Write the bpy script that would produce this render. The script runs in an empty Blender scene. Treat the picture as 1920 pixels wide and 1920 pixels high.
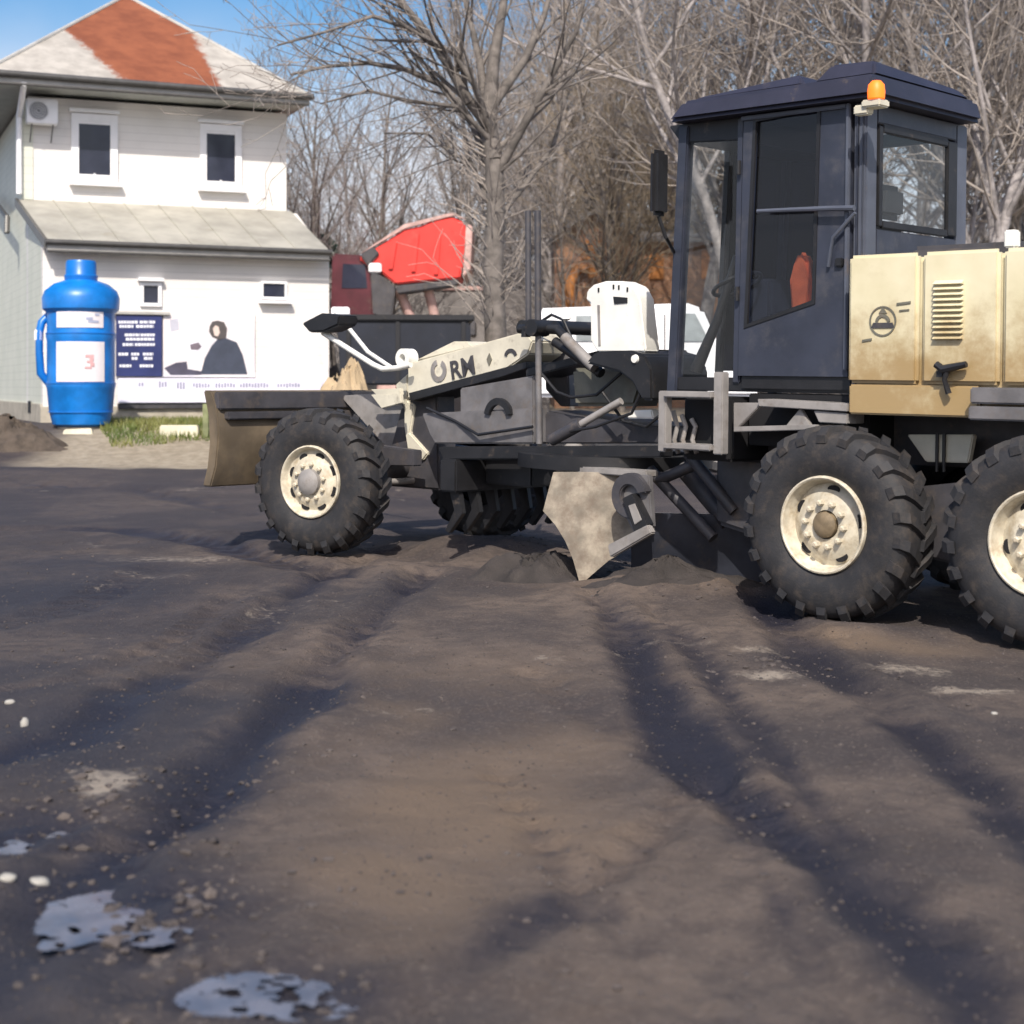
import bpy, bmesh, math, random
import numpy as np
from mathutils import Vector, Matrix

# ------------------------------------------------------------------ camera, sky, sun, exposure
S = bpy.context.scene
col = S.collection
HC = 1.55                      # camera height above the yard
FPX = 3000.0                   # focal length for a 1920 wide frame
HOR = 725.0
cam_d = bpy.data.cameras.new('camera')
cam_d.sensor_width = 36.0
cam_d.lens = FPX / 1920 * 36
cam_d.shift_y = -(960 - HOR) / 1920
cam_d.clip_end = 2000
cam_d.dof.use_dof = True
cam_d.dof.focus_distance = 12.0
cam_d.dof.aperture_fstop = 2.4
cam = bpy.data.objects.new('camera', cam_d)
col.objects.link(cam)
cam.location = (0, 0, HC)
cam.rotation_euler = (math.radians(90), 0, 0)
S.camera = cam

SUN_EL, SUN_AZ = math.radians(44), math.radians(183)
w = bpy.data.worlds.new("World")
S.world = w
w.use_nodes = True
nt = w.node_tree
bg = nt.nodes['Background']
sky = nt.nodes.new('ShaderNodeTexSky')
sky.sky_type = 'NISHITA'
sky.sun_disc = False
sky.sun_elevation = SUN_EL
sky.sun_rotation = SUN_AZ
sky.dust_density = 2.6
sky.ozone_density = 1.4
hs = nt.nodes.new('ShaderNodeHueSaturation')
hs.inputs['Saturation'].default_value = 1.45
nt.links.new(sky.outputs[0], hs.inputs['Color'])
tcw = nt.nodes.new('ShaderNodeTexCoord')
sx = nt.nodes.new('ShaderNodeSeparateXYZ')
nt.links.new(tcw.outputs['Generated'], sx.inputs[0])
nz = nt.nodes.new('ShaderNodeTexNoise')
nz.inputs['Scale'].default_value = 5
nz.inputs['Detail'].default_value = 5
nt.links.new(tcw.outputs['Generated'], nz.inputs['Vector'])
ad = nt.nodes.new('ShaderNodeMath')
ad.operation = 'MULTIPLY_ADD'
nt.links.new(nz.outputs['Fac'], ad.inputs[0])
ad.inputs[1].default_value = -.16
nt.links.new(sx.outputs[2], ad.inputs[2])
mr = nt.nodes.new('ShaderNodeMapRange')
mr.interpolation_type = 'SMOOTHSTEP'
for i_, v_ in enumerate((.02, .16, .85, 0.)):
    mr.inputs[i_ + 1].default_value = v_
nt.links.new(ad.outputs[0], mr.inputs[0])
mw = nt.nodes.new('ShaderNodeMix')
mw.data_type = 'RGBA'
nt.links.new(mr.outputs[0], mw.inputs[0])
nt.links.new(hs.outputs[0], mw.inputs[6])
mw.inputs[7].default_value = (5.6, 5.7, 6.2, 1)
nt.links.new(mw.outputs[2], bg.inputs[0])
bg.inputs[1].default_value = 0.12
sd = bpy.data.lights.new('sun', 'SUN')
sd.energy = 3.8
sd.angle = math.radians(0.55)
sd.color = (1.0, 0.93, 0.83)
sun = bpy.data.objects.new('sun', sd)
col.objects.link(sun)
sv = Vector((math.sin(SUN_AZ) * math.cos(SUN_EL), math.cos(SUN_AZ) * math.cos(SUN_EL), math.sin(SUN_EL)))
sun.rotation_euler = sv.to_track_quat('Z', 'Y').to_euler()
sun.location = (0, -20, 30)
vs = S.view_settings
vs.view_transform = 'Standard'
vs.look = 'None'
vs.gamma = 1
vs.use_curve_mapping = False
vs.exposure = 0.48
S.cycles.max_bounces = 6
S.cycles.transparent_max_bounces = 12

# ------------------------------------------------------------------ numbers from the photograph
th = math.radians(43.5)
UY, UX = 10.4061, 2.00417
UD = Vector((math.cos(th), -math.sin(th), -0.0138)).normalized()   # towards the rear of the grader
VD = Vector((math.sin(th), math.cos(th), 0))                       # towards its far side
WD = UD.cross(VD)
GO = Vector((UX, UY, 0))
CAMP = Vector((0, 0, HC))


def ray(px, py):
    return Vector(((px - 960) / FPX, 1, (HOR - py) / FPX))


def at(px, py, Y):
    return CAMP + ray(px, py) * Y


def ground(px, py, h=0.0):
    d = ray(px, py)
    return CAMP + d * ((h - HC) / d.z)


def gv(px, py, v):               # point of the grader lying at lateral distance v: its (u, w)
    d = ray(px, py)
    t = ((GO + v * VD - CAMP).dot(VD)) / d.dot(VD)
    P = CAMP + d * t - GO
    return (P.dot(UD), P.dot(WD))


def gp(pts, v):
    return [gv(x, y, v) for x, y in pts]


# ------------------------------------------------------------------ helpers
class MB:
    def __init__(s):
        s.v, s.f = [], []

    def add(s, vs, fs):
        b = len(s.v)
        s.v += [tuple(p) for p in vs]
        s.f += [tuple(b + i for i in f) for f in fs]
        return s

    def box(s, x0, x1, y0, y1, z0, z1):
        return s.add([(x0, y0, z0), (x1, y0, z0), (x1, y1, z0), (x0, y1, z0), (x0, y0, z1), (x1, y0, z1), (x1, y1, z1), (x0, y1, z1)],
                     [(0, 3, 2, 1), (4, 5, 6, 7), (0, 1, 5, 4), (1, 2, 6, 5), (2, 3, 7, 6), (3, 0, 4, 7)])

    def hexa(s, lo, hi):          # four bottom corners, four top corners, counter-clockwise from above
        return s.add(list(lo) + list(hi), [(0, 3, 2, 1), (4, 5, 6, 7), (0, 1, 5, 4), (1, 2, 6, 5), (2, 3, 7, 6), (3, 0, 4, 7)])

    def prism(s, poly, y0, y1):   # polygon in (x, z), counter-clockwise seen from -y
        a = sum(poly[i][0] * poly[(i + 1) % len(poly)][1] - poly[(i + 1) % len(poly)][0] * poly[i][1] for i in range(len(poly)))
        if a < 0:
            poly = poly[::-1]
        n = len(poly)
        vs = [(x, y0, z) for x, z in poly] + [(x, y1, z) for x, z in poly]
        fs = [tuple(range(n)), tuple(range(2 * n - 1, n - 1, -1))]
        fs += [(i, n + i, n + (i + 1) % n, (i + 1) % n) for i in range(n)]
        return s.add(vs, fs)

    def tube(s, pts, rs, n=10, cap=True):
        pts = [Vector(p) for p in pts]
        if not hasattr(rs, '__len__'):
            rs = [rs] * len(pts)
        vs, fs = [], []
        ref = None
        for i, p in enumerate(pts):
            d = (pts[min(i + 1, len(pts) - 1)] - pts[max(i - 1, 0)]).normalized()
            if ref is None:
                ref = Vector((0, 0, 1)) if abs(d.z) < .9 else Vector((1, 0, 0))
            a = d.cross(ref).normalized()
            b = d.cross(a)
            ref = a.cross(d)
            vs += [p + rs[i] * (math.cos(2 * math.pi * k / n) * a + math.sin(2 * math.pi * k / n) * b) for k in range(n)]
        for i in range(len(pts) - 1):
            for k in range(n):
                fs.append((i * n + k, i * n + (k + 1) % n, (i + 1) * n + (k + 1) % n, (i + 1) * n + k))
        if cap:
            fs.append(tuple(range(n - 1, -1, -1)))
            fs.append(tuple((len(pts) - 1) * n + k for k in range(n)))
        return s.add(vs, fs)

    def lathe(s, prof, n=40, axis='y', c=(0, 0, 0), close=False):   # prof: (radius, along axis)
        vs, fs = [], []
        for r, t in prof:
            for k in range(n):
                a = 2 * math.pi * k / n
                if axis == 'y':
                    vs.append((c[0] + r * math.cos(a), c[1] + t, c[2] + r * math.sin(a)))
                else:
                    vs.append((c[0] + r * math.cos(a), c[1] + r * math.sin(a), c[2] + t))
        m = len(prof)
        for i in range(m if close else m - 1):
            j = (i + 1) % m
            for k in range(n):
                fs.append((i * n + k, i * n + (k + 1) % n, j * n + (k + 1) % n, j * n + k))
        return s.add(vs, fs)

    def build(s, name, m, parent=None, bev=0, smooth=False, loc=None, kind=None, label=None):
        me = bpy.data.meshes.new(name)
        me.from_pydata(s.v, [], s.f)
        bm = bmesh.new()
        bm.from_mesh(me)
        if bev:
            es = [e for e in bm.edges if len(e.link_faces) == 2 and e.calc_face_angle(0) > .5]
            if es:
                bmesh.ops.bevel(bm, geom=es, offset=bev, segments=2, affect='EDGES', clamp_overlap=True)
        bmesh.ops.recalc_face_normals(bm, faces=bm.faces)
        bm.to_mesh(me)
        bm.free()
        if smooth or bev:
            me.shade_smooth()
            me.set_sharp_from_angle(angle=math.radians(38))
        me.materials.append(m)
        o = bpy.data.objects.new(name, me)
        col.objects.link(o)
        if parent:
            o.parent = parent
        if loc:
            o.location = loc
        if kind:
            o['kind'] = kind
        if label:
            o['label'] = label
        return o


def empty(name, loc=(0, 0, 0), rz=0, parent=None):
    o = bpy.data.objects.new(name, None)
    o.empty_display_size = .2
    col.objects.link(o)
    o.location = loc
    o.rotation_euler = (0, 0, rz)
    if parent:
        o.parent = parent
    return o


def tag(o, label, cat, group=None):
    o['label'] = label
    o['category'] = cat
    if group:
        o['group'] = group
    return o


KIDS = {}


def copy_tree(o, parent=None):
    c = o.copy()
    col.objects.link(c)
    if parent:
        c.parent = parent
    for ch in [k for k in bpy.data.objects if k.parent == o]:
        copy_tree(ch, c)
    return c


class NT:
    def __init__(s, name):
        s.m = bpy.data.materials.new(name)
        s.m.use_nodes = True
        s.t = s.m.node_tree
        s.b = s.t.nodes['Principled BSDF']
        s.co = s.n('ShaderNodeTexCoord').outputs['Object']

    def n(s, ty, **kw):
        nd = s.t.nodes.new(ty)
        for k, v in kw.items():
            setattr(nd, k, v)
        return nd

    def l(s, a, b):
        s.t.links.new(a, b)

    def noise(s, scale, detail=4, rough=.6, vec=None, dist=0.0):
        nd = s.n('ShaderNodeTexNoise')
        nd.inputs['Scale'].default_value = scale
        nd.inputs['Detail'].default_value = detail
        nd.inputs['Roughness'].default_value = rough
        nd.inputs['Distortion'].default_value = dist
        s.l(vec or s.co, nd.inputs['Vector'])
        return nd.outputs['Fac']

    def ramp(s, x, a, b, lo=0., hi=1.):
        nd = s.n('ShaderNodeMapRange')
        nd.interpolation_type = 'SMOOTHSTEP'
        for i, v in enumerate((a, b, lo, hi)):
            nd.inputs[i + 1].default_value = v
        s.l(x, nd.inputs[0])
        return nd.outputs[0]

    def math(s, op, a, b=None):
        nd = s.n('ShaderNodeMath', operation=op)
        for i, x in enumerate((a, b)):
            if x is None:
                continue
            if hasattr(x, 'is_linked'):
                s.l(x, nd.inputs[i])
            else:
                nd.inputs[i].default_value = x
        return nd.outputs[0]

    def mix(s, f, a, b):
        nd = s.n('ShaderNodeMix', data_type='RGBA')
        for x, i in ((f, 0), (a, 6), (b, 7)):
            if hasattr(x, 'is_linked'):
                s.l(x, nd.inputs[i])
            elif i == 0:
                nd.inputs[0].default_value = x
            else:
                nd.inputs[i].default_value = (*x, 1)
        return nd.outputs[2]

    def bump(s, h, strength, dist=.02):
        nd = s.n('ShaderNodeBump')
        nd.inputs['Strength'].default_value = strength
        nd.inputs['Distance'].default_value = dist
        s.l(h, nd.inputs['Height'])
        s.l(nd.outputs[0], s.b.inputs['Normal'])

    def attr(s, name):
        nd = s.n('ShaderNodeAttribute')
        nd.attribute_name = name
        return nd.outputs['Fac']

    def base(s, c):
        if hasattr(c, 'is_linked'):
            s.l(c, s.b.inputs['Base Color'])
        else:
            s.b.inputs['Base Color'].default_value = (*c, 1)


def paint(name, c, rough=.5, var=.18, scale=3., dirt=.0, dirtc=(.13, .10, .075), metal=0., bump=.05):
    t = NT(name)
    d = tuple(x * (1 - var) for x in c)
    e = tuple(min(1, x * (1 + var * .5)) for x in c)
    k = t.mix(t.ramp(t.noise(scale), .3, .7), d, e)
    if dirt:
        m = t.ramp(t.noise(scale * 1.7, 7, .7), .62 - .3 * dirt, .8)
        m = t.math('MULTIPLY', m, .85)
        k = t.mix(m, k, dirtc)
    t.base(k)
    t.b.inputs['Roughness'].default_value = rough
    t.b.inputs['Metallic'].default_value = metal
    if bump:
        t.bump(t.noise(scale * 14, 4), bump)
    return t.m


def hood_paint():
    t = NT('cream_paint')
    k = t.mix(t.ramp(t.noise(2.2), .3, .7), (.62, .56, .37), (.71, .65, .46))
    z = t.n('ShaderNodeSeparateXYZ')
    t.l(t.co, z.inputs[0])
    low_tone = t.math('ADD', t.ramp(z.outputs[2], 2.3, 1.45), t.math('MULTIPLY', t.math('SUBTRACT', t.noise(5, 7, .7), .5), 1.6))  # browner towards the bottom, broken up by noise
    k = t.mix(t.math('MULTIPLY', t.ramp(low_tone, .05, 1.0), .9), k, (.31, .205, .085))
    t.base(k)
    t.b.inputs['Roughness'].default_value = .36
    t.bump(t.noise(40, 4), .04)
    return t.m


def glass(name, tint, alpha):
    t = NT(name)
    t.t.nodes.remove(t.b)
    tr = t.n('ShaderNodeBsdfTransparent')
    tr.inputs[0].default_value = (*tint, 1)
    df = t.n('ShaderNodeBsdfDiffuse')
    df.inputs[0].default_value = (.08, .08, .085, 1)
    gl = t.n('ShaderNodeBsdfGlossy')
    gl.inputs['Roughness'].default_value = .04
    mx = t.n('ShaderNodeMixShader')
    mx.inputs[0].default_value = alpha
    t.l(tr.outputs[0], mx.inputs[1])
    t.l(df.outputs[0], mx.inputs[2])
    m2 = t.n('ShaderNodeMixShader')
    lw = t.n('ShaderNodeLayerWeight')
    t.l(t.math('ADD', t.math('MULTIPLY', t.math('POWER', lw.outputs['Facing'], 4), .5), .025), m2.inputs[0])
    t.l(mx.outputs[0], m2.inputs[1])
    t.l(gl.outputs[0], m2.inputs[2])
    t.l(m2.outputs[0], t.t.nodes['Material Output'].inputs[0])
    return t.m


def emit(name, c, st):
    t = NT(name)
    t.base(c)
    t.b.inputs['Emission Color'].default_value = (*c, 1)
    t.b.inputs['Emission Strength'].default_value = st
    return t.m


M = dict(
    cream=hood_paint(),
    beige=paint('beige_paint', (.62, .58, .47), .5, .15, 3, .3),
    mold=paint('worn_blade_paint', (.27, .235, .185), .55, .45, 6, 1.0, (.12, .085, .06)),
    white=paint('white_paint', (.78, .77, .72), .45, .1, 4, .12),
    cab=paint('slate_cab_paint', (.032, .037, .056), .42, .25, 2.2, .5, (.085, .082, .088)),
    cabl=paint('slate_trim_paint', (.085, .095, .125), .45, .2, 3, .1),
    roof=paint('cab_roof_paint', (.028, .028, .046), .5, .2, 3, .1),
    black=paint('black_steel', (.014, .014, .016), .5, .3, 4, .12),
    grey=paint('grey_steel', (.14, .135, .14), .55, .3, 4, .45),
    lgrey=paint('light_grey_steel', (.26, .245, .235), .55, .25, 4, .4),
    dgrey=paint('dark_steel', (.055, .053, .06), .55, .3, 4, .4),
    olive=paint('olive_steel', (.15, .145, .115), .6, .3, 4, .4),
    chrome=paint('chrome_rod', (.6, .6, .62), .2, .1, 5, .05, metal=1.),
    rubber=paint('tyre_rubber', (.020, .020, .023), .72, .3, 5, .6, (.068, .054, .044), bump=.15),
    rim=paint('rim_paint', (.60, .55, .44), .5, .25, 7, .75, (.30, .22, .12)),
    hub=paint('muddy_hub', (.20, .15, .09), .7, .4, 9, .3),
    dark=paint('dark_void', (.006, .006, .008), .8, .3, 3, 0),
    rust=paint('muddy_blade', (.15, .115, .075), .7, .4, 2.2, .5, (.09, .075, .06)),
    seat=paint('seat_fabric', (.018, .02, .024), .85, .3, 8, 0),
    orange=paint('orange_cloth', (.85, .15, .03), .85, .2, 8, 0),
    glass=glass('clear_cab_glass', (.95, .96, .96), .02),
    tint=glass('tinted_cab_glass', (.045, .05, .075), .12),
    door_glass=glass('door_glass', (.74, .78, .88), .03),
    lampglass=paint('lamp_lens', (.7, .7, .68), .15, .05, 6, 0),
    beacon=emit('beacon_lens', (.9, .15, .01), 1.05),
)

# ------------------------------------------------------------------ terrain
rng = np.random.default_rng(7)


def vnoise(x, y, sc, seed):
    x, y = x * sc, y * sc
    xi, yi = np.floor(x).astype(np.int64), np.floor(y).astype(np.int64)
    fx, fy = x - xi, y - yi
    fx, fy = fx * fx * (3 - 2 * fx), fy * fy * (3 - 2 * fy)

    def hsh(a, b):
        q = (a * 374761393 + b * 668265263 + seed * 974711) & 0x7fffffff
        q = ((q ^ (q >> 13)) * 1274126177) & 0x7fffffff
        return ((q ^ (q >> 16)) & 0xffff) / 65535.0
    return (hsh(xi, yi) * (1 - fx) + hsh(xi + 1, yi) * fx) * (1 - fy) + (hsh(xi, yi + 1) * (1 - fx) + hsh(xi + 1, yi + 1) * fx) * fy


def sst(a, b, x):
    t = np.clip((x - a) / (b - a), 0, 1)
    return t * t * (3 - 2 * t)


def linedist(x, y, pts):
    best = np.full(x.shape, 1e9)
    run, acc = np.zeros(x.shape), 0.
    for (x0, y0), (x1, y1) in zip(pts[:-1], pts[1:]):
        dx, dy = x1 - x0, y1 - y0
        t = np.clip(((x - x0) * dx + (y - y0) * dy) / (dx * dx + dy * dy), 0, 1)
        d = np.hypot(x - x0 - t * dx, y - y0 - t * dy)
        ln = math.hypot(dx, dy)
        run = np.where(d < best, acc + t * ln, run)
        best = np.minimum(best, d)
        acc += ln
    return best, run, acc


def G2(*pp):
    return [tuple(ground(*p)[:2]) for p in pp]


SHADE_RUTS = [  # tree shadows painted as dark tracks: pixel polyline, half width in metres, depth
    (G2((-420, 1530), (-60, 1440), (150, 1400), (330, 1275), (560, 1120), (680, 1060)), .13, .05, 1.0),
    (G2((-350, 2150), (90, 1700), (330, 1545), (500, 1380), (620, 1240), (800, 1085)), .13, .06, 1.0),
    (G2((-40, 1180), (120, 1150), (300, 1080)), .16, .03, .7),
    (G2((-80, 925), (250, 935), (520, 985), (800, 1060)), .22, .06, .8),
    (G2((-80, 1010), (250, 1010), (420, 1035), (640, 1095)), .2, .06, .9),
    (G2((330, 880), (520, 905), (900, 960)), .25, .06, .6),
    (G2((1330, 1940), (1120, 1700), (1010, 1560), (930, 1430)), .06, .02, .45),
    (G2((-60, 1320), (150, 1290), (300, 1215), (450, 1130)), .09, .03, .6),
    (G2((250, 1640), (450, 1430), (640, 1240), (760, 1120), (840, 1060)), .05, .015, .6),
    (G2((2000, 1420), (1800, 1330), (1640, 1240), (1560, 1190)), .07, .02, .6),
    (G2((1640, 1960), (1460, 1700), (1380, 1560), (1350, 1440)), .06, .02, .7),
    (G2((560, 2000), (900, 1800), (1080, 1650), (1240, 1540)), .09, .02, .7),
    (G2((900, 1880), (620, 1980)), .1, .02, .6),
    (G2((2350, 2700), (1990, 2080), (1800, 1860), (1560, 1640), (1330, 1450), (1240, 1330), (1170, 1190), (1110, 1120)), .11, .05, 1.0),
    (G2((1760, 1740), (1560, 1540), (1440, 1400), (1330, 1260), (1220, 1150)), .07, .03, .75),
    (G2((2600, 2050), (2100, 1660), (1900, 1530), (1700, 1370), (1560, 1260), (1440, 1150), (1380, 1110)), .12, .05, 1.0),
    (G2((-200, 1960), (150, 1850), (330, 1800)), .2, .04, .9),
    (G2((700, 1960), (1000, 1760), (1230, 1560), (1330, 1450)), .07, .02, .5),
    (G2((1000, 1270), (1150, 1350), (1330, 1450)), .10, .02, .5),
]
PUD = [(ground(235, 1710), .25, .24), (ground(490, 1865), .22, .16), (ground(40, 1575), .24, .24)]
PALE = [(ground(x, y), a, b, k) for x, y, a, b, k in ((1290, 1208, .28, .05, .7), (1420, 1220, .25, .08, .9), (1440, 1268, .22, .08, 1.2), (1230, 1208, .2, .05, .7), (1700, 1245, .35, .09, 1.), (1745, 1255, .2, .08, .8), (1820, 1297, .3, .07, 1.2), (330, 1065, .9, .18, .8), (620, 1150, .5, .25, .5), (180, 1110, .4, .2, .5), (205, 1483, .13, .12, 1.4), (170, 1470, .14, .06, 1.), (360, 1105, .5, .5, .35), (1540, 1180, .4, .2, .3))]
PILES = [(ground(940, 1045), .9, .5, .16), (ground(1060, 1075), .45, .35, .13), (ground(1270, 1120), .75, .5, .13), (ground(200, 1330), .65, .8, .07), (ground(600, 1370), .35, .5, .04), (ground(1640, 1190), .7, .35, .05)]


WARM = [(ground(x, y), a, b, k) for x, y, a, b, k in ((1010, 1480, .75, 1.3, 1.), (1320, 1270, .35, .7, .7), (780, 1680, .45, .5, .9), (1650, 1560, .35, .6, .6), (620, 1350, .3, .5, .6), (1240, 1120, .7, .6, .5), (1650, 1190, .8, .35, .8), (900, 1270, .9, .9, .45), (1150, 1800, .3, .3, .35))]
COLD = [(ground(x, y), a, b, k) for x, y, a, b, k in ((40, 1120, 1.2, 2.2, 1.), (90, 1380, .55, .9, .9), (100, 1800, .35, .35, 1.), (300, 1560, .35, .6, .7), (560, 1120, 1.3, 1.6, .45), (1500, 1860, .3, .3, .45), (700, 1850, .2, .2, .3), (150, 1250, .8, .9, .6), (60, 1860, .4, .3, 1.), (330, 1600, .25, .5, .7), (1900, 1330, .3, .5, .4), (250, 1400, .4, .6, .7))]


def terrain(x, y):
    h = sst(19, 27, y) * .22 + sst(26, 29.9, y) * .60 + sst(34, 90, y) * .5
    u = (x - UX) * UD.x + (y - UY) * UD.y
    v = (x - UX) * VD.x + (y - UY) * VD.y
    h = h + np.clip(-.0138 * u, -.05, .09) * np.exp(-((v - 1.2) / 4.5) ** 2)
    near = np.exp(-np.maximum(y - 16, 0) / 6)
    h = h + near * ((vnoise(x, y, .55, 3) - .5) * .07 + (vnoise(x, y, 1.6, 5) - .5) * .035 + (vnoise(x, y, 5.5, 8) - .5) * .014 + (vnoise(x, y, 15, 9) - .5) * .007)
    shade_damp = np.zeros_like(x)
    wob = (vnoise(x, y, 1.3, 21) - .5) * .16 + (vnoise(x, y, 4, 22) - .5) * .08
    for pts, wd, dp, k in SHADE_RUTS:
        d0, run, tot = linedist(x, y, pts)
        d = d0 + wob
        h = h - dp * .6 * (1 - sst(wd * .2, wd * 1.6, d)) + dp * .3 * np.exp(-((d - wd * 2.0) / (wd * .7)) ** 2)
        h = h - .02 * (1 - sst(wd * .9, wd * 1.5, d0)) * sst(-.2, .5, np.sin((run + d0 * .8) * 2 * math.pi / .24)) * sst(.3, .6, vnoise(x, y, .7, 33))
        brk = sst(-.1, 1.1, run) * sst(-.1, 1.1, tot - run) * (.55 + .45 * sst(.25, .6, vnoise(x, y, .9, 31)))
        shade_damp = np.maximum(shade_damp, k * brk * (1 - sst(wd * .0, wd * 3.0, d)))  # tree shadow put into the ground colour along each track
    for c, a, b, ht in PILES:
        h = h + ht * np.exp(-((x - c.x) / a) ** 2 - ((y - c.y) / b) ** 2) * (.75 + .5 * vnoise(x, y, 4, 41))
    for c, a, b in PUD:
        q = ((x - c.x) / a) ** 2 + ((y - c.y) / b) ** 2
        h = np.where(q < 9, h - .035 * np.exp(-q * .8) + .05 * np.exp(-q * .25) * (vnoise(x, y, 9, 51) - .5), h)
        shade_damp = np.maximum(shade_damp, .9 * np.exp(-q * .3))
    return h, shade_damp


def th_(x, y):
    a, b = np.array([float(x)]), np.array([float(y)])
    return float(terrain(a, b)[0][0])


xs = np.concatenate([-np.geomspace(8, 500, 40)[::-1], np.arange(-7.8, 7.8, .045), np.geomspace(8, 500, 40)])
ys = np.concatenate([-np.geomspace(1, 300, 14)[::-1], np.arange(0, 2.8, .3), np.arange(2.8, 16.5, .042), np.geomspace(16.6, 600, 130)])
X, Y = np.meshgrid(xs, ys)
Hh, shade_damp = terrain(X, Y)
pale = np.zeros_like(X)
for c, a, b, k in PALE:
    pale = np.maximum(pale, k * np.exp(-((X - c.x) / a) ** 2 - ((Y - c.y) / (b * 2.2)) ** 2))
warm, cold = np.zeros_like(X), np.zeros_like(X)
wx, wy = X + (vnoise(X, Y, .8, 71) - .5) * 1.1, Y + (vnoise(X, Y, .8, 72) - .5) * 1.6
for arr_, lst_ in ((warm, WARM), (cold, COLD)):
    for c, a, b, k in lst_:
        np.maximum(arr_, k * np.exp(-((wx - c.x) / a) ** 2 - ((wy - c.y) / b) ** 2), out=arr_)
nx, ny = len(xs), len(ys)
idx = np.arange(nx * ny).reshape(ny, nx)
quads = np.stack([idx[:-1, :-1], idx[:-1, 1:], idx[1:, 1:], idx[1:, :-1]], -1).reshape(-1, 4)
me = bpy.data.meshes.new('ground')
me.vertices.add(nx * ny)
me.vertices.foreach_set('co', np.stack([X, Y, Hh], -1).ravel())
me.loops.add(quads.size)
me.loops.foreach_set('vertex_index', quads.ravel())
me.polygons.add(len(quads))
me.polygons.foreach_set('loop_start', np.arange(0, quads.size, 4))
me.update()
for nm, arr in (('shade_damp', shade_damp), ('pale', pale), ('warm', warm), ('cold', cold)):
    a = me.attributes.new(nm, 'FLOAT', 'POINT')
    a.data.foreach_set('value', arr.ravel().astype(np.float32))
me.shade_smooth()

t = NT('mud')
n1, n2, n3 = t.noise(.7, 5, .6), t.noise(6, 6, .65), t.noise(45, 5, .7)
sep = t.n('ShaderNodeSeparateXYZ')
t.l(t.co, sep.inputs[0])
k = t.mix(t.ramp(t.math('ADD', t.math('MULTIPLY', n1, .6), t.math('MULTIPLY', t.noise(.28, 2), .4)), .42, .58), (.056, .046, .045), (.132, .101, .082))
k = t.mix(t.ramp(n2, .42, .66, 0, .6), k, (.048, .038, .037))
k = t.mix(t.ramp(n3, .5, .74, 0, .6), k, (.20, .165, .14))
k = t.mix(t.ramp(t.noise(14, 6, .75), .52, .70, 0, .45), k, (.045, .038, .041))
k = t.mix(t.math('MULTIPLY', t.ramp(t.math('ADD', t.attr('warm'), t.math('MULTIPLY', t.math('SUBTRACT', n2, .5), .5)), .05, 1.0), .85), k, (.160, .115, .080))
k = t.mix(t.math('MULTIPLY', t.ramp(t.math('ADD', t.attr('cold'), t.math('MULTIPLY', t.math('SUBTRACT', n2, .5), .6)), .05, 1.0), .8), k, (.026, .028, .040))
shade_wet = t.ramp(t.math('ADD', t.attr('shade_damp'), t.math('MULTIPLY', t.math('SUBTRACT', n2, .5), .7)), .12, 1.0)  # painted tree-shadow stripes together with damp puddle edges
road = t.math('MULTIPLY', t.ramp(sep.outputs[1], 13.5, 17), t.ramp(t.noise(.35, 3), .25, .5))
road = t.math('MULTIPLY', road, t.ramp(sep.outputs[1], 27.0, 25.6))
leftdk = t.math('MULTIPLY', t.ramp(sep.outputs[0], -.8, -2.6), t.ramp(t.noise(.5, 4), .28, .55))
shade_wet = t.math('MAXIMUM', shade_wet, t.math('MULTIPLY', t.math('MAXIMUM', t.math('MULTIPLY', road, .62), t.math('MULTIPLY', leftdk, .5)), .8))
k = t.mix(shade_wet, k, (.018, .017, .026))
pl = t.ramp(t.math('ADD', t.math('MAXIMUM', t.attr('pale'), t.math('MULTIPLY', t.ramp(t.noise(.9, 5, .65, dist=.6), .54, .70), .72)), t.math('MULTIPLY', t.math('SUBTRACT', t.noise(16, 7, .75), .5), 2.4)), .5, 1.25)
k = t.mix(t.math('MULTIPLY', pl, .85), k, (.33, .28, .225))
sand = t.math('MULTIPLY', t.ramp(t.math('ADD', sep.outputs[1], t.math('MULTIPLY', t.noise(.8, 4), 1.6)), 26.3, 26.8), t.ramp(t.math('ADD', sep.outputs[0], t.noise(.9, 4)), -8.0, -7.0))
k = t.mix(sand, k, t.mix(t.ramp(n2, .3, .7), (.24, .20, .145), (.36, .31, .235)))
t.base(k)
rr = t.math('SUBTRACT', .9, t.math('MULTIPLY', shade_wet, .38))
t.l(rr, t.b.inputs['Roughness'])
t.b.inputs['Specular IOR Level'].default_value = .35
t.bump(t.math('ADD', t.math('ADD', t.math('MULTIPLY', n3, .9), n2), t.math('MULTIPLY', t.noise(120, 3, .7), .25)), .7, .03)
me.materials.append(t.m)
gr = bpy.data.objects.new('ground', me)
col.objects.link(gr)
gr['kind'] = 'structure'

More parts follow.
